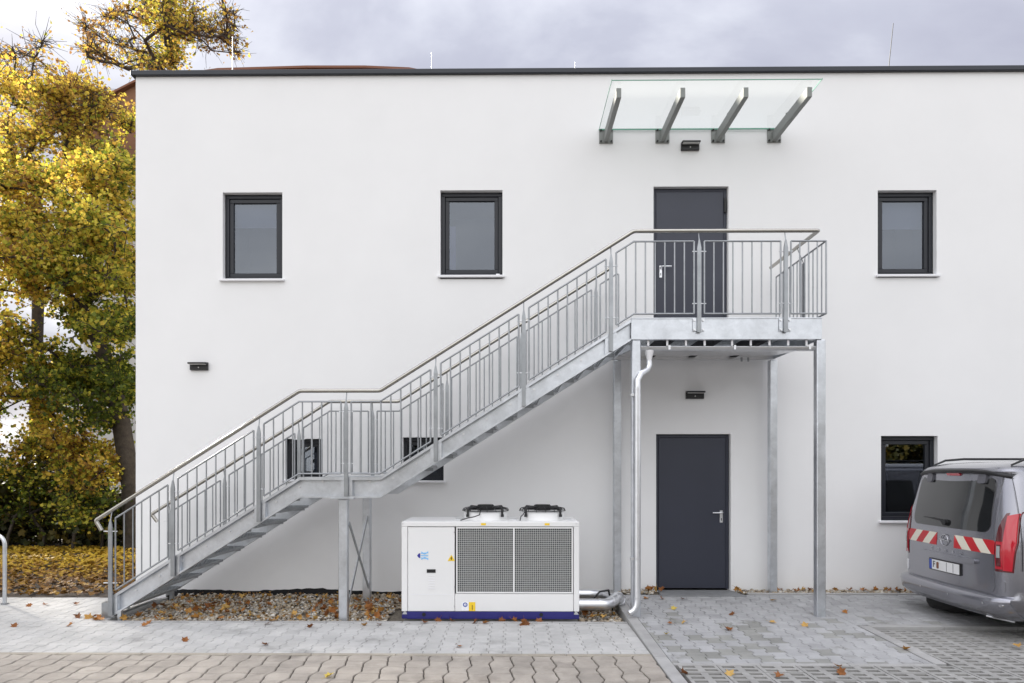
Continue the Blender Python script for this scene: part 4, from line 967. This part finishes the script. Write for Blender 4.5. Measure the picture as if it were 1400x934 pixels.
# logo: dark half disc and a light blue snow crystal
lx, lz = X(574.5), Z(760); m = MB(); m.add([(lx, YU+.0045, lz-.030), (lx, YU+.0045, lz+.030), (lx-.02, YU+.0045, lz+.022), (lx-.036, YU+.0045, lz), (lx-.02, YU+.0045, lz-.022)], [(0, 1, 2, 3, 4)])
lg = m.build('logo_mark', M['logo_dark'], cu)
m = MB()
for dz in (-.034, 0, .034): m.bar((lx+.006, YU+.0045, lz+dz*.75), (lx+.092, YU+.0045, lz+dz*(1.0 if dz else 1)), .002, .011)
for sg in (-1, 1):
    m.bar((lx+.012, YU+.0035, lz+sg*.044), (lx+.05, YU+.0035, lz+sg*.016), .002, .010); m.bar((lx+.052, YU+.0035, lz+sg*.016), (lx+.09, YU+.0035, lz+sg*.046), .002, .010)
m.build('logo_crystal', M['logo_light'], cu)
tx, tz_ = X(617), Z(763); tri = MB().prism([(tx-.042, tz_-.034), (tx+.042, tz_-.034), (tx, tz_+.036)], YU+.002, YU+.0055).build('warning_triangle', M['yellow'], cu)
m = MB(); m.bar((tx+.008, YU+.0012, tz_+.012), (tx-.008, YU+.0012, tz_-.004), .001, .008); m.bar((tx-.010, YU+.0012, tz_-.004), (tx+.010, YU+.0012, tz_-.006), .001, .007); m.bar((tx+.008, YU+.0012, tz_-.008), (tx-.004, YU+.0012, tz_-.024), .001, .007); m.build('bolt_symbol', M['black'], tri)
s1 = MB().box(X(631), X(640.7), YU+.003, YU+.0055, Z(835.3), Z(823.5)).build('notice', M['sticker'], cu)
sx, sz = X(636), Z(827); m = MB(); ang = [2*PI*k/20 for k in range(20)]
m.add([(sx+.026*math.cos(a), YU+.002, sz+.026*math.sin(a)) for a in ang]+[(sx+.015*math.cos(a), YU+.002, sz+.015*math.sin(a)) for a in ang], [(i, (i+1) % 20, (i+1) % 20+20, i+20) for i in range(20)]); m.add([(sx-.009, YU+.002, sz-.006), (sx+.004, YU+.002, sz-.009), (sx+.009, YU+.002, sz+.006)], [(0, 1, 2)]); m.build('notice_symbol', M['signblue'], s1)
s2 = MB().box(X(641), X(649.8), YU+.003, YU+.0055, Z(835.6), Z(823.5)).build('notice', M['yellow'], cu)
MB().box(X(645.2), X(646), YU+.0015, YU+.0025, Z(834), Z(827.5)).build('notice_print', M['black'], s2)
for px in (661, 748): MB().box(X(px)-.028, X(px)+.028, YU-.003, YU-.0005, Z(718.2), Z(715.4)).build('small_sticker', M['yellow'], cu)
# fans
yf = -1.15
for px, cab in ((664, 1), (741.5, 0)):
    x = PX(px, yf); r = .262; z0 = tz+.001; z1_ = tz+.092
    sh = MB().lathe([(r+.014, 0), (r, .018), (r, .092), (r-.012, .092), (r-.012, .01)], (x, yf, z0), 36).build('fan_shroud', M['white'], cu)
    m = MB()
    for rr in (.275, .235, .195, .155): m.tube([(x+rr*math.cos(2*PI*k/32), yf+rr*math.sin(2*PI*k/32), z1_+.012+(.052*(1-((rr-.1)/.18)**2) if rr < .27 else .005)) for k in range(33)], .0045, 5, cap=False)
    for k in range(16): a = 2*PI*k/16+.1; m.tube([(x+rr2*math.cos(a), yf+rr2*math.sin(a), z1_+hh) for rr2, hh in ((.278, .01), (.265, .04), (.2, .055), (.1, .062))], .004, 5, cap=False)
    m.build('fan_guard', M['black'], sh)
    for k in range(4):
        m = MB(); a = PI/4+k*PI/2; m.tube([(x+q*math.cos(a), yf+q*math.sin(a), z1_+hh) for q, hh in ((.285, -.045), (.285, .03), (.26, .055), (.16, .050), (.08, .05))], [.013, .013, .014, .016, .018], 6)
        m.tube([(x+.288*math.cos(a), yf+.288*math.sin(a), z1_-.05), (x+.288*math.cos(a), yf+.288*math.sin(a), z1_-.02)], .018, 8)
        m.build('motor_arm', M['black'], sh)
    m = MB().lathe([(.0, .085), (.09, .085), (.10, .075), (.10, .015), (.0, .015)], (x, yf, z1_), 16, False); m.box(x-.06, x+.075, yf-.11, yf-.02, z1_+.045, z1_+.088); m.build('fan_motor', M['black'], sh)
    for k in range(5):
        m = MB(); a = 2*PI*k/5; m.add([(x+.08*math.cos(a), yf+.08*math.sin(a), z1_-.02), (x+.24*math.cos(a), yf+.24*math.sin(a), z1_-.03), (x+.24*math.cos(a+.7), yf+.24*math.sin(a+.7), z1_-.07), (x+.08*math.cos(a+.7), yf+.08*math.sin(a+.7), z1_-.06)], [(0, 1, 2, 3)])
        m.build('fan_blade', M['black'], sh)
    sx2 = -1 if cab else -1
    cpt = [(x-.05, yf-.12, z1_+.05), (x-.06, yf-.30, z1_-.02), (x-.12, yf-.315, z0+.05), (x-.20, yf-.315, z0+.035), (x-.28, yf-.30, z0+.008)] if cab else [(x-.20, yf-.20, z1_+.03), (x-.235, yf-.25, z1_-.02), (x-.26, yf-.27, z0+.05), (x-.27, yf-.28, z0+.004)]
    MB().tube(cpt, .006, 6).build('cable', M['black'], sh)
for px in (628, 702.5, 776): x = PX(px, -1.25); MB().box(x-.045, x+.045, -1.29, -1.22, tz, tz+.012).build('roof_bracket', M['alu'], cu)
# silver insulated pipes
def pipe(pts, r):
    q = [Vector(pts[0])]
    for i in range(1, len(pts)-1): q += arcpts(pts[i-1], pts[i], pts[i+1], .07, 5)
    q.append(Vector(pts[-1])); o = MB().tube(q, r, 18).build('insulated_pipe', M['alu'], cu)
    for i in range(1, len(pts)-1):
        for e in (pts[i-1], pts[i+1]):
            d = (Vector(e)-Vector(pts[i])).normalized(); c0 = Vector(pts[i])+d*.095; MB().tube([c0-d*.012, c0+d*.012], r*1.05, 18).build('pipe_band', M['alu'], o)
yp1 = -1.30
pipe([(ux1-.02, yp1, PZ(800, 826.5, yp1)), (PX(831, yp1), yp1, PZ(831, 826.5, yp1)), (PX(846, -1.05), -1.05, PZ(846, 815, -1.05)), (PX(846, -1.05)+.06, -.8, -.12)], .068)
yp2 = -.98
pipe([(ux1-.02, yp2, PZ(800, 812, yp2)), (PX(815, yp2), yp2, PZ(815, 812, yp2)), (PX(836, -.75), -.78, PZ(832, 818, -.8)), (PX(840, -.75)+.05, -.6, -.14)], .056)
MB().tube([(ux1+.05, -1.12, PZ(805, 820, -1.1)), (PX(812, -1.15), -1.15, PZ(812, 818, -1.15)), (PX(820, -1.15), -1.15, PZ(820, 809, -1.15)), (PX(832, -1.0), -1.0, PZ(832, 807, -1.0)), (PX(838, -.9), -.9, -.1)], .012, 6).build('cable', M['black'], cu)
# ------------------------------------------------------------------ bicycle hoop at the left edge
hb = thing('bicycle_stand', 'round galvanised tube hoop standing on the pavement at the left edge', 'bike stand', (-6.45, -.7, ZG))
x = PX(6.5, -.7); zt = PZ(6, 731, -.7); pts = [(x, -.7, ZG-.05), (x, -.7, zt-.13)]+[(x-.13+.13*math.cos(a), -.7, zt-.13+.13*math.sin(a)) for a in [PI/2*k/6 for k in range(1, 7)]]+[(x-.57, -.7, zt)]+[(x-.57-.13*math.sin(a), -.7, zt-.13+.13*math.cos(a)) for a in [PI/2*k/6 for k in range(1, 7)]]+[(x-.7, -.7, ZG-.05)]
MB().tube(pts, .024, 12).build('hoop', M['galv'], hb)
for xx_ in (x, x-.7): MB().lathe([(.045, .012), (.045, 0)], (xx_, -.7, ZG), 14).build('flange', M['galvd'], hb)

# ------------------------------------------------------------------ van parked along the wall, seen from behind
VX, VY = 4.83, -1.68; VZ = ZG
van = thing('parked_van', 'grey panel van with red and white warning stripes on its tailgate', 'van', (VX, VY, VZ))
def prof(tab, z):
    if z <= tab[0][0]: return tab[0][1]
    for (a, u), (b, v) in zip(tab, tab[1:]):
        if z <= b: t = (z-a)/(b-a); return u+(v-u)*t
    return tab[-1][1]
xr_t = [(.22, .02), (.30, -.03), (.44, -.035), (.46, .0), (.9, -.005), (1.07, .01), (1.3, .04), (1.66, .105), (1.70, .085), (1.735, .10), (1.76, .16)]
xf_t = [(.22, 4.25), (.5, 4.38), (.85, 4.30), (1.02, 4.05), (1.06, 3.55), (1.66, 2.75), (1.76, 2.45)]
w_t = [(.22, .86), (.35, .915), (.6, .92), (1.0, .915), (1.25, .88), (1.55, .805), (1.70, .755), (1.76, .66)]
def rear_x(v, z):
    """rear surface of the body at lateral position v and height z, measured from the tailgate plane"""
    w_ = prof(w_t, z); u = min(1, abs(v)/w_); r = .16; x = prof(xr_t, z)+.05*u*u
    d = abs(v)-(w_-r)
    if d > 0: x += r-math.sqrt(max(0, r*r-min(d, r)**2))
    return x
def contour(z, inset=0):
    w_ = prof(w_t, z); pts = []; r = .16
    vs = [0, .2*w_, .4*w_, .6*w_]+[w_-r+r*math.sin(PI/2*k/6) for k in range(7)]
    xf = prof(xf_t, z)
    half = [(rear_x(v, z), v) for v in vs]+[(x, w_*(1-.02*max(0, (x-3)/1.4)**2)) for x in (.5, 1.0, 1.6, 2.3) if x < xf-.4]
    rf = .35; half += [(xf-rf+rf*math.sin(PI/2*k/4)-.05*0, w_*.97-rf+rf*math.cos(PI/2*k/4)) for k in range(0, 5)]+[(xf+.03, 0)]
    while len(half) < 21: half.insert(12, half[11])
    return half
zs_v = [.22, .27, .30, .36, .42, .44, .46, .52, .6, .7, .8, .9, 1.0, 1.03, 1.07, 1.15, 1.25, 1.35, 1.45, 1.55, 1.62, 1.66, 1.685, 1.70, 1.72, 1.735, 1.75, 1.76]
rings = []
for z in zs_v:
    h_ = contour(z); rings.append([(VX+a, VY-b_, VZ+z) for a, b_ in h_]+[(VX+a, VY+b_, VZ+z) for a, b_ in reversed(h_[1:-1])])
h_ = contour(1.76); zr0 = 1.76
for sc, dz in ((.9, .025), (.7, .042), (.4, .05), (.0, .052)):
    cxm = 1.35; hh = [(cxm+(a-cxm)*(1-(1-sc)*.92), b_*sc) for a, b_ in h_]; rings.append([(VX+a, VY-b_, VZ+zr0+dz) for a, b_ in hh]+[(VX+a, VY+b_, VZ+zr0+dz) for a, b_ in reversed(hh[1:-1])])
m = MB(); nr = len(rings[0]); vs = [p for r_ in rings for p in r_]
fs = [(i*nr+j, i*nr+(j+1) % nr, (i+1)*nr+(j+1) % nr, (i+1)*nr+j) for i in range(len(rings)-1) for j in range(nr)]+[list(range(nr))[::-1]]
m.add(vs, fs, True); body = m.build('body', M['paint'], van)
md = body.modifiers.new('edge', 'EDGE_SPLIT'); md.split_angle = R(38)
def rpt(v, z, off): return (VX+rear_x(v, z)-off, VY-v, VZ+z)      # v>0 is the near side (towards the camera)
def patch(name, poly, mt, off=.004, parent=None, rings_=3, thick=0, smooth=True):
    """a piece of the tailgate skin bounded by poly (v,z), standing off the body"""
    # densify outline
    q = []
    for (a, b_), (c, d) in zip(poly, poly[1:]+poly[:1]):
        n = max(1, int(math.hypot(c-a, d-b_)/.06))
        q += [(a+(c-a)*k/n, b_+(d-b_)*k/n) for k in range(n)]
    cv, cz = sum(p[0] for p in q)/len(q), sum(p[1] for p in q)/len(q); n = len(q); v = []
    for k in range(rings_): s = 1-k/rings_; v += [rpt(cv+(a-cv)*s, cz+(b_-cz)*s, off) for a, b_ in q]
    v.append(rpt(cv, cz, off)); f = [(k*n+i, k*n+(i+1) % n, (k+1)*n+(i+1) % n, (k+1)*n+i) for k in range(rings_-1) for i in range(n)]+[((rings_-1)*n+i, (rings_-1)*n+(i+1) % n, rings_*n) for i in range(n)]
    m = MB(); m.add(v, f, smooth)
    m.add([rpt(a, b_, off) for a, b_ in q]+[rpt(a, b_, -.02) for a, b_ in q], [(i, (i+1) % n, (i+1) % n+n, i+n) for i in range(n)])
    return m.build(name, mt, parent or van)
def rpoly(x0, x1, z0, z1, r, n=4, taper=0):
    out = []
    for cx, cz, a0 in ((x1-r, z0+r, -PI/2), (x1-r, z1-r, 0), (x0+r, z1-r, PI/2), (x0+r, z0+r, PI)):
        out += [(cx+r*math.cos(a0+PI/2*k/n), cz+r*math.sin(a0+PI/2*k/n)) for k in range(n+1)]
    return [(x*(1-taper*(z-z0)/(z1-z0)), z) for x, z in out]
# tailgate seam, window, lights
patch('tailgate', rpoly(-.735, .735, .475, 1.675, .07, taper=.06), M['paint'], .006)
wp = rpoly(-.66, .66, 1.075, 1.645, .10, taper=.05)
rw = patch('rear_window', wp, M['carglass'], .012, rings_=5)
# wiper
MB().tube([rpt(-.03, 1.13, .03), rpt(-.06, 1.15, .04), rpt(-.28, 1.165, .03), rpt(-.42, 1.165, .022)], [.016, .012, .008, .006], 6).build('wiper', M['black'], van)
MB().tube([rpt(.0, 1.13, .01), rpt(.0, 1.13, .045)], .034, 12).build('wiper_hub', M['black'], van)
# spoiler lip and hinge covers
m = MB(); n = 20; v = []
for k in range(n+1):
    u = -.75+1.5*k/n; z = 1.705-.05*abs(u/.75)**3; v += [rpt(u, z, .05-.02*abs(u)), rpt(u, z-.022, .045-.02*abs(u)), rpt(u, z-.03, -.02), rpt(u, z+.03, -.01)]
m.add(v, [(k*4+a, k*4+(a+1) % 4, (k+1)*4+(a+1) % 4, (k+1)*4+a) for k in range(n) for a in range(4)], True); m.build('spoiler', M['black'], van)
for u in (-.42, .46): patch('hinge_cover', rpoly(u-.055, u+.055, 1.575, 1.672, .02), M['cladding'], .035)
patch('brake_lamp', rpoly(-.10, .12, 1.652, 1.680, .008), M['lamp_red'], .030)
# tail lights
for sg in (1, -1):
    def q(pl): return [(sg*a, b_) for a, b_ in pl][::sg]
    tl = patch('tail_light', q([(.748, .70), (.885, .70), (.900, 1.0), (.865, 1.30), (.80, 1.285), (.755, 1.14), (.735, .95)]), M['lamp_dark'], .010)
    patch('lens', q([(.83, .715), (.882, .715), (.896, 1.0), (.862, 1.285), (.815, 1.26), (.82, 1.0)]), M['lamp_red'], .017, tl)
    patch('lens', q([(.752, .725), (.825, .725), (.818, 1.0), (.752, 1.0)]), M['lamp_red'], .015, tl); patch('lens', q([(.766, .755), (.812, .755), (.806, .97), (.766, .97)]), M['lamp_dark'], .019, tl)
    patch('reversing_lens', q([(.772, .84), (.806, .84), (.803, .955), (.772, .955)]), M['lamp_clear'], .023, tl)
# stripes
def stripe(v0, v1, z0, z1, lean, pieces):
    for a, b_, c, d, mt in pieces: patch('warning_stripe', [(a, z0), (b_, z0), (d, z1), (c, z1)], M[mt], .0105, rings_=2)
H_ = .14; z0, z1 = .865, 1.005
def diag(v0, v1, sgn):
    # alternating bars leaning away from the middle
    wbar = (v1-v0)/4.2; cols = ['red', 'cream', 'red', 'cream', 'red', 'red']
    edge = [v0-.14*1.0]; k = 0; out = []
    xs_ = [v0-H_]+[v0+i*wbar for i in range(0, 7)]
    for i in range(len(xs_)-1):
        a, b_ = xs_[i], xs_[i+1]
        pl = [(a, z1), (b_, z1), (b_+H_*.95, z0), (a+H_*.95, z0)]
        r_ = clip_box([(p[0], p[1]) for p in pl], 0, 0, v0, v1, z0, z1)
        if r_:
            if sgn < 0: r_ = [(-p[0], p[1]) for p in r_][::-1]
            patch('warning_stripe', r_, M[('red', 'cream')[i % 2]], .0105, rings_=2)
diag(.155, .735, 1); diag(.155, .735, -1)
# emblem, lettering, grip strip, number plate
m = MB(); cv, cz = 0.0, .935
m.tube([(VX+rear_x(0, .935)-.016, VY+.062*math.cos(2*PI*k/28), VZ+cz+.062*math.sin(2*PI*k/28)) for k in range(29)], .005, 6, cap=False)
for a, b_, c, d in ((-.085, .004, -.005, .004), (.005, -.004, .085, -.004), (-.005, .010, .018, -.012)): m.bar((VX+rear_x(0, cz)-.016, VY-a, VZ+cz+b_), (VX+rear_x(0, cz)-.016, VY-c, VZ+cz+d), .006, .010)
m.build('emblem', M['chrome'], van)
for k, ch_ in enumerate('COMBO'):
    u = -.23+k*.125; text_mesh('letter', ch_, .045, .003, M['chrome'], (VX+rear_x(u, .805)-.014, VY-u, VZ+.818), (R(90), 0, R(-90)), van)
patch('grip_strip', rpoly(-.44, .50, .735, .785, .02), M['paint'], .035)
pl = patch('number_plate', rpoly(-.275, .275, .575, .705, .01), M['black'], .02, rings_=2)
patch('plate_face', rpoly(-.258, .258, .585, .695, .006), M['plate'], .024, pl, 2)
patch('plate_band', rpoly(-.258, -.214, .5855, .6945, .004), M['eublue'], .027, pl, 2); patch('plate_seal', rpoly(-.125, -.085, .60, .675, .015), M['brownroof'], .027, pl, 2)
text_mesh('plate_letter', 'F', .10, .001, M['black'], (VX+rear_x(-.17, .64)-.027, VY+.17, VZ+.64), (R(90), 0, R(-90)), pl)
for u in (.05, .16): patch('plate_gap', [(u, .59), (u+.005, .59), (u+.005, .69), (u, .69)], M['cladding'], .026, pl, 1)
# bumper
m = MB(); prb = [(.225, -.03), (.25, .03), (.30, .065), (.40, .075), (.435, .06), (.452, .02), (.455, -.03)]; vv = [-.90+1.8*k/36 for k in range(37)]; v = []
for u in vv:
    for z, o_ in prb: v.append(rpt(u, z, o_*(1-.35*(abs(u)/.9)**6)))
m.add(v, [(k*7+a, (k+1)*7+a, (k+1)*7+a+1, k*7+a+1) for k in range(36) for a in range(6)], True); bmp = m.build('bumper', M['paint'], van)
for u in (.70, .86, .20, -.30): patch('parking_sensor', rpoly(u-.012, u+.012, .36, .384, .011), M['chrome'], .074*(1-.35*(abs(u)/.9)**6)+.003, bmp, 1)
for sg in (-1, 1): patch('corner_reflector', [(p[0]*sg, p[1]) for p in rpoly(.76, .84, .50, .62, .02)][::sg], M['sill'] if sg < 0 else M['paint'], .008)
# side: quarter seam, stripe, windows, cladding, wheels
def side(name, x0, x1, z0, z1, mt, sg, off=.004, parent=None, lean=0):
    m = MB(); n, k_ = 6, 6; v = []
    for j in range(k_+1):
        z = z0+(z1-z0)*j/k_; w_ = prof(w_t, z)+off
        for i in range(n+1): v.append((VX+x0+(x1-x0)*i/n+lean*(z-z0), VY-sg*w_, VZ+z))
    m.add(v, [(j*(n+1)+i, j*(n+1)+i+1, (j+1)*(n+1)+i+1, (j+1)*(n+1)+i) for j in range(k_) for i in range(n)], True); return m.build(name, mt, parent or van)
for sg in (1, -1):
    side('seam', .165, .171, .72, 1.69, M['dark'], sg, .002)
    side('side_window', .55, 1.25, 1.08, 1.55, M['carglass'], sg); side('side_window', 1.4, 2.25, 1.08, 1.55, M['carglass'], sg); side('side_window', 2.35, 2.85, 1.08, 1.45, M['carglass'], sg, lean=-.3)
    side('sill_cladding', 1.25, 3.2, .24, .40, M['cladding'], sg, .008); side('slide_rail', .5, 1.5, 1.0, 1.02, M['dark'], sg, .004)
    fl = side('fuel_flap', .23, .42, .98, 1.13, M['paint'], sg, .003)
    for k in range(5):
        xa = .20+k*.16; z0, z1 = .865, 1.005; w_ = prof(w_t, .93)+.004; m = MB(); m.add([(VX+xa, VY-sg*w_, VZ+z0), (VX+xa+.16, VY-sg*w_, VZ+z0), (VX+xa+.16, VY-sg*w_, VZ+z1), (VX+xa, VY-sg*w_, VZ+z1)], [(0, 1, 2, 3)]); m.build('warning_stripe', M['red'], van)
        m = MB(); m.add([(VX+xa, VY-sg*(w_+.001), VZ+z0), (VX+xa+.08, VY-sg*(w_+.001), VZ+z0), (VX+xa+.158, VY-sg*(w_+.001), VZ+z1), (VX+xa+.08, VY-sg*(w_+.001), VZ+z1)], [(0, 1, 2, 3)]); m.build('warning_stripe', M['cream'], van)
    for xw in (.80, 3.50):
        yw = VY-sg*.80; cw = (VX+xw, yw, VZ+.325)
        m = MB(); n = 36
        for (r0_, r1_, ya_, yb_) in ((.325, .325, -.10, .105),):
            pass
        tyre = [( .20, -.09), (.29, -.11), (.32, -.09), (.325, -.06), (.325, .06), (.32, .09), (.29, .11), (.20, .10), (.20, -.09)]
        vv_ = [(cw[0]+r_*math.cos(2*PI*k/n), cw[1]-sg*(yo), cw[2]+r_*math.sin(2*PI*k/n)) for r_, yo in tyre for k in range(n)]
        m.add(vv_, [(i*n+j, i*n+(j+1) % n, (i+1)*n+(j+1) % n, (i+1)*n+j) for i in range(len(tyre)-1) for j in range(n)], True); wh = m.build('wheel', M['tyre'], van)
        m = MB(); m.tube([(cw[0], cw[1]-sg*.06, cw[2]), (cw[0], cw[1]-sg*.10, cw[2])], .06, 16)
        for k in range(5): a = 2*PI*k/5; m.bar((cw[0]+.04*math.cos(a), cw[1]-sg*.085, cw[2]+.04*math.sin(a)), (cw[0]+.205*math.cos(a), cw[1]-sg*.085, cw[2]+.205*math.sin(a)), .03, .05, (0, 1, 0))
        m.tube([(cw[0]+.20*math.cos(2*PI*k/24), cw[1]-sg*.09, cw[2]+.20*math.sin(2*PI*k/24)) for k in range(25)], .014, 6, cap=False); m.build('rim', M['alu'], wh)
        m = MB(); m.add([(cw[0]+.395*math.cos(PI*k/16), VY-sg*(prof(w_t, .5)+.003), cw[2]+.02+.385*math.sin(PI*k/16)) for k in range(17)]+[(cw[0]+.395, VY-sg*(prof(w_t, .5)+.003), VZ+.22), (cw[0]-.395, VY-sg*(prof(w_t, .5)+.003), VZ+.22)], [list(range(19))]); m.build('wheel_arch', M['dark'], van)
    # roof rail
    yr_ = VY-sg*.64; m = MB(); m.tube([(VX+.26, yr_, VZ+1.765), (VX+.40, yr_, VZ+1.825), (VX+.62, yr_, VZ+1.842), (VX+1.9, yr_, VZ+1.842), (VX+2.15, yr_, VZ+1.80)], [.010, .013, .014, .014, .010], 8); m.build('roof_rail', M['black'], van)
    m = MB(); m.box(VX+2.55, VX+2.75, VY-sg*.90, VY-sg*1.08, VZ+1.02, VZ+1.2); m.build('wing_mirror', M['black'], van, bevel=.03)
m = MB(); ws = []
for z in (1.09, 1.25, 1.4, 1.55, 1.64):
    xf = prof(xf_t, z); w_ = prof(w_t, z)*.97-.20
    ws += [(VX+xf+.036-.34*(max(0, abs(u)-.55)/.45)**2*.4, VY+u*w_, VZ+z+.004) for u in (-1, -.6, -.2, .2, .6, 1)]
m.add(ws, [(j*6+i, j*6+i+1, (j+1)*6+i+1, (j+1)*6+i) for j in range(4) for i in range(5)], True); m.build('windscreen', M['carglass'], van)
m = MB(); m.box(VX+.12, VX+4.0, VY-.72, VY+.72, VZ+.20, VZ+.215+.03); m.build('underbody', M['dark'], van)
m = MB().lathe([(.0, .0), (.30, .0), (.33, .05), (.33, .13), (0, .13)], (VX+.42, VY+.42, VZ+.09), 20); m.build('spare_wheel', M['tyre'], van)
MB().tube([rpt(.62, .225, .02), rpt(.80, .20, -.08)], .012, 8).build('exhaust_pipe', M['alu'], van)
# ------------------------------------------------------------------ single fallen leaves
lm = []
for k in range(4):
    m = MB(); r2 = random.Random(k+20); n = len(LEAF); cur = r2.uniform(.25, .75)
    v = [(x, y, cur*abs(x)**1.3*(1.1 if x > 0 else .7)+.35*cur*max(0, y)**2+r2.uniform(0, .06)) for x, y in LEAF]+[(0, 0, .0)]
    m.add(v, [(i, (i+1) % n, n) for i in range(n)]); m.tube([(0, -.45, .03), (.04, -.85, .10)], .015, 4, cap=False)
    lm.append([m.mesh('fallen_leaf', M[x]) for x in ('leaf_fall', 'leaf_yel')])
def fall(x, y, z, s, label, group, yel=0, tilt=.35):
    s *= .85; o = inst('fallen_leaf', lm[rnd.randrange(4)][yel], (x, y, z+.012), None, (rnd.gauss(0, tilt), rnd.gauss(0, tilt), rnd.uniform(0, 6.28)), (s, s, s)); tag(o, label, 'leaf', group)
def ground(px, py):
    for yy_ in [-.02*k for k in range(0, 240)]:
        x_, z_ = P(px, py, yy_); zg_ = slope(yy_) if (x_ > XE0 and yy_ > -3.3) else ZG
        if z_ <= zg_ or True:
            if z_-zg_ <= 0.0: best_ = (x_, yy_, zg_); return best_
        
    return None
def gpt(px, py):
    lo = None
    for k in range(0, 480):
        Yq = -k*.01; x_, z_ = P(px, py, Yq); zg_ = slope(Yq) if x_ > XE0 else ZG
        if z_ >= zg_: return x_, Yq, zg_
    return None
apron_l = [(905, 820), (921, 833), (934, 820), (916, 854), (935, 853), (912, 868), (1001, 841), (997, 862), (1056, 852), (1100, 856), (1155, 838), (993, 861), (883, 819), (1057, 822)]
for k, (px, py) in enumerate(apron_l):
    q = gpt(px, py); yel = k in (1, 5); fall(*q, rnd.uniform(.07, .10), 'yellow fallen leaf on the grey paving before the lower door' if yel else 'brown fallen leaf on the grey paving before the lower door', 'yellow leaves before the door' if yel else 'brown leaves before the door', yel)
for px, py in [(898, 806), (905, 809), (885, 803), (892, 805), (1012, 812), (1008, 808), (890, 808)]: q = gpt(px, max(py, 808)); fall(q[0], q[1], q[2]+.02, .11, 'orange brown maple leaf heaped against the wall beside the lower door', 'leaves heaped beside the lower door', 0, .8)
for px, py in [(580, 852), (599, 848), (617, 850), (650, 852), (664, 853), (686, 848), (703, 849), (717, 851), (737, 850), (714, 855), (720, 854)]: q = gpt(px, max(py, 850)); fall(q[0], min(q[1], -1.60), ZG, .10, 'brown maple leaf at the foot of the white cooling unit', 'leaves at the foot of the cooling unit', 0, .6)
for px, py in [(627, 885), (362, 883), (498, 856), (518, 855), (366, 854), (372, 850), (425, 858), (40, 829), (62, 828), (20, 857), (104, 827), (198, 856), (205, 852), (224, 848), (253, 877), (96, 856)]:
    q = gpt(px, py); fall(*q, .09, 'dry leaf lying on the pale pavement left of the edging stones', 'leaves on the pale pavement')
for px, py in [(998, 923), (1066, 926), (1145, 913), (1150, 921), (1240, 889), (935, 922), (450, 926), (1390, 885)]:
    q = gpt(px, py); fall(*q, .10, 'pale brown leaf on the paving at the front edge', 'leaves at the front edge', 0 if px != 450 else 1)
for k in range(160):
    x_ = -4.5+5.6*rnd.random()
    if rnd.random() < .62: x_ = rnd.choice([-4.0, -3.75, -3.6, -3.4, -2.35, -2.2, -1.7, -1.6, 1.1])+rnd.gauss(0, .17)
    y_ = rnd.uniform(YB+.06, -.15)
    if -1.5 < x_ < .85 and y_ < -.6: continue
    if x_ < -4.55 or x_ > 1.25: continue
    fall(x_, y_, ZG+.01, rnd.uniform(.07, .12), 'rust brown maple leaf on the gravel under the stairs', 'leaves on the gravel bed', 0, .75)
for k in range(26):
    fall(rnd.uniform(3.3, 5.3), rnd.uniform(-.25, -.05), .015, rnd.uniform(.06, .10), 'brown leaf on the narrow gravel strip along the wall beside the van', 'leaves along the wall by the van', 0, .7)
for k in range(8): fall(PX(100+rnd.uniform(0, 50), -1.5), -1.55+rnd.uniform(-.1, .12), ZG, .11, 'brown leaf gathered at the bottom step of the steel stairs', 'leaves at the bottom step', 0, .5)

ORD = ['first', 'second', 'third', 'fourth', 'fifth', 'sixth', 'seventh', 'eighth', 'ninth', 'tenth', 'eleventh', 'twelfth', 'thirteenth', 'fourteenth', 'fifteenth', 'sixteenth', 'seventeenth', 'eighteenth']
for gname in ('brown leaves before the door', 'yellow leaves before the door', 'leaves heaped beside the lower door', 'leaves at the foot of the cooling unit', 'leaves on the pale pavement', 'leaves at the front edge', 'leaves at the bottom step'):
    g_ = sorted([o for o in S.objects if o.get('group') == gname], key=lambda o: o.location.x/(o.location.y-CY))
    for k, o in enumerate(g_):
        if k < len(ORD): o['label'] = o['label']+', '+ORD[k]+' from the left'

for o in S.objects:
    if o.get('group') == 'leaves on the gravel bed':
        x = o.location.x; zone = 'under the lower flight' if x < -2.9 else ('under the landing, left of its front column' if x < -1.95 else ('between the landing columns and the cooling unit' if x < .5 else 'beside the silver pipes'))
        o['label'] = 'rust brown maple leaf on the gravel '+zone; o['group'] = 'leaves on the gravel '+zone
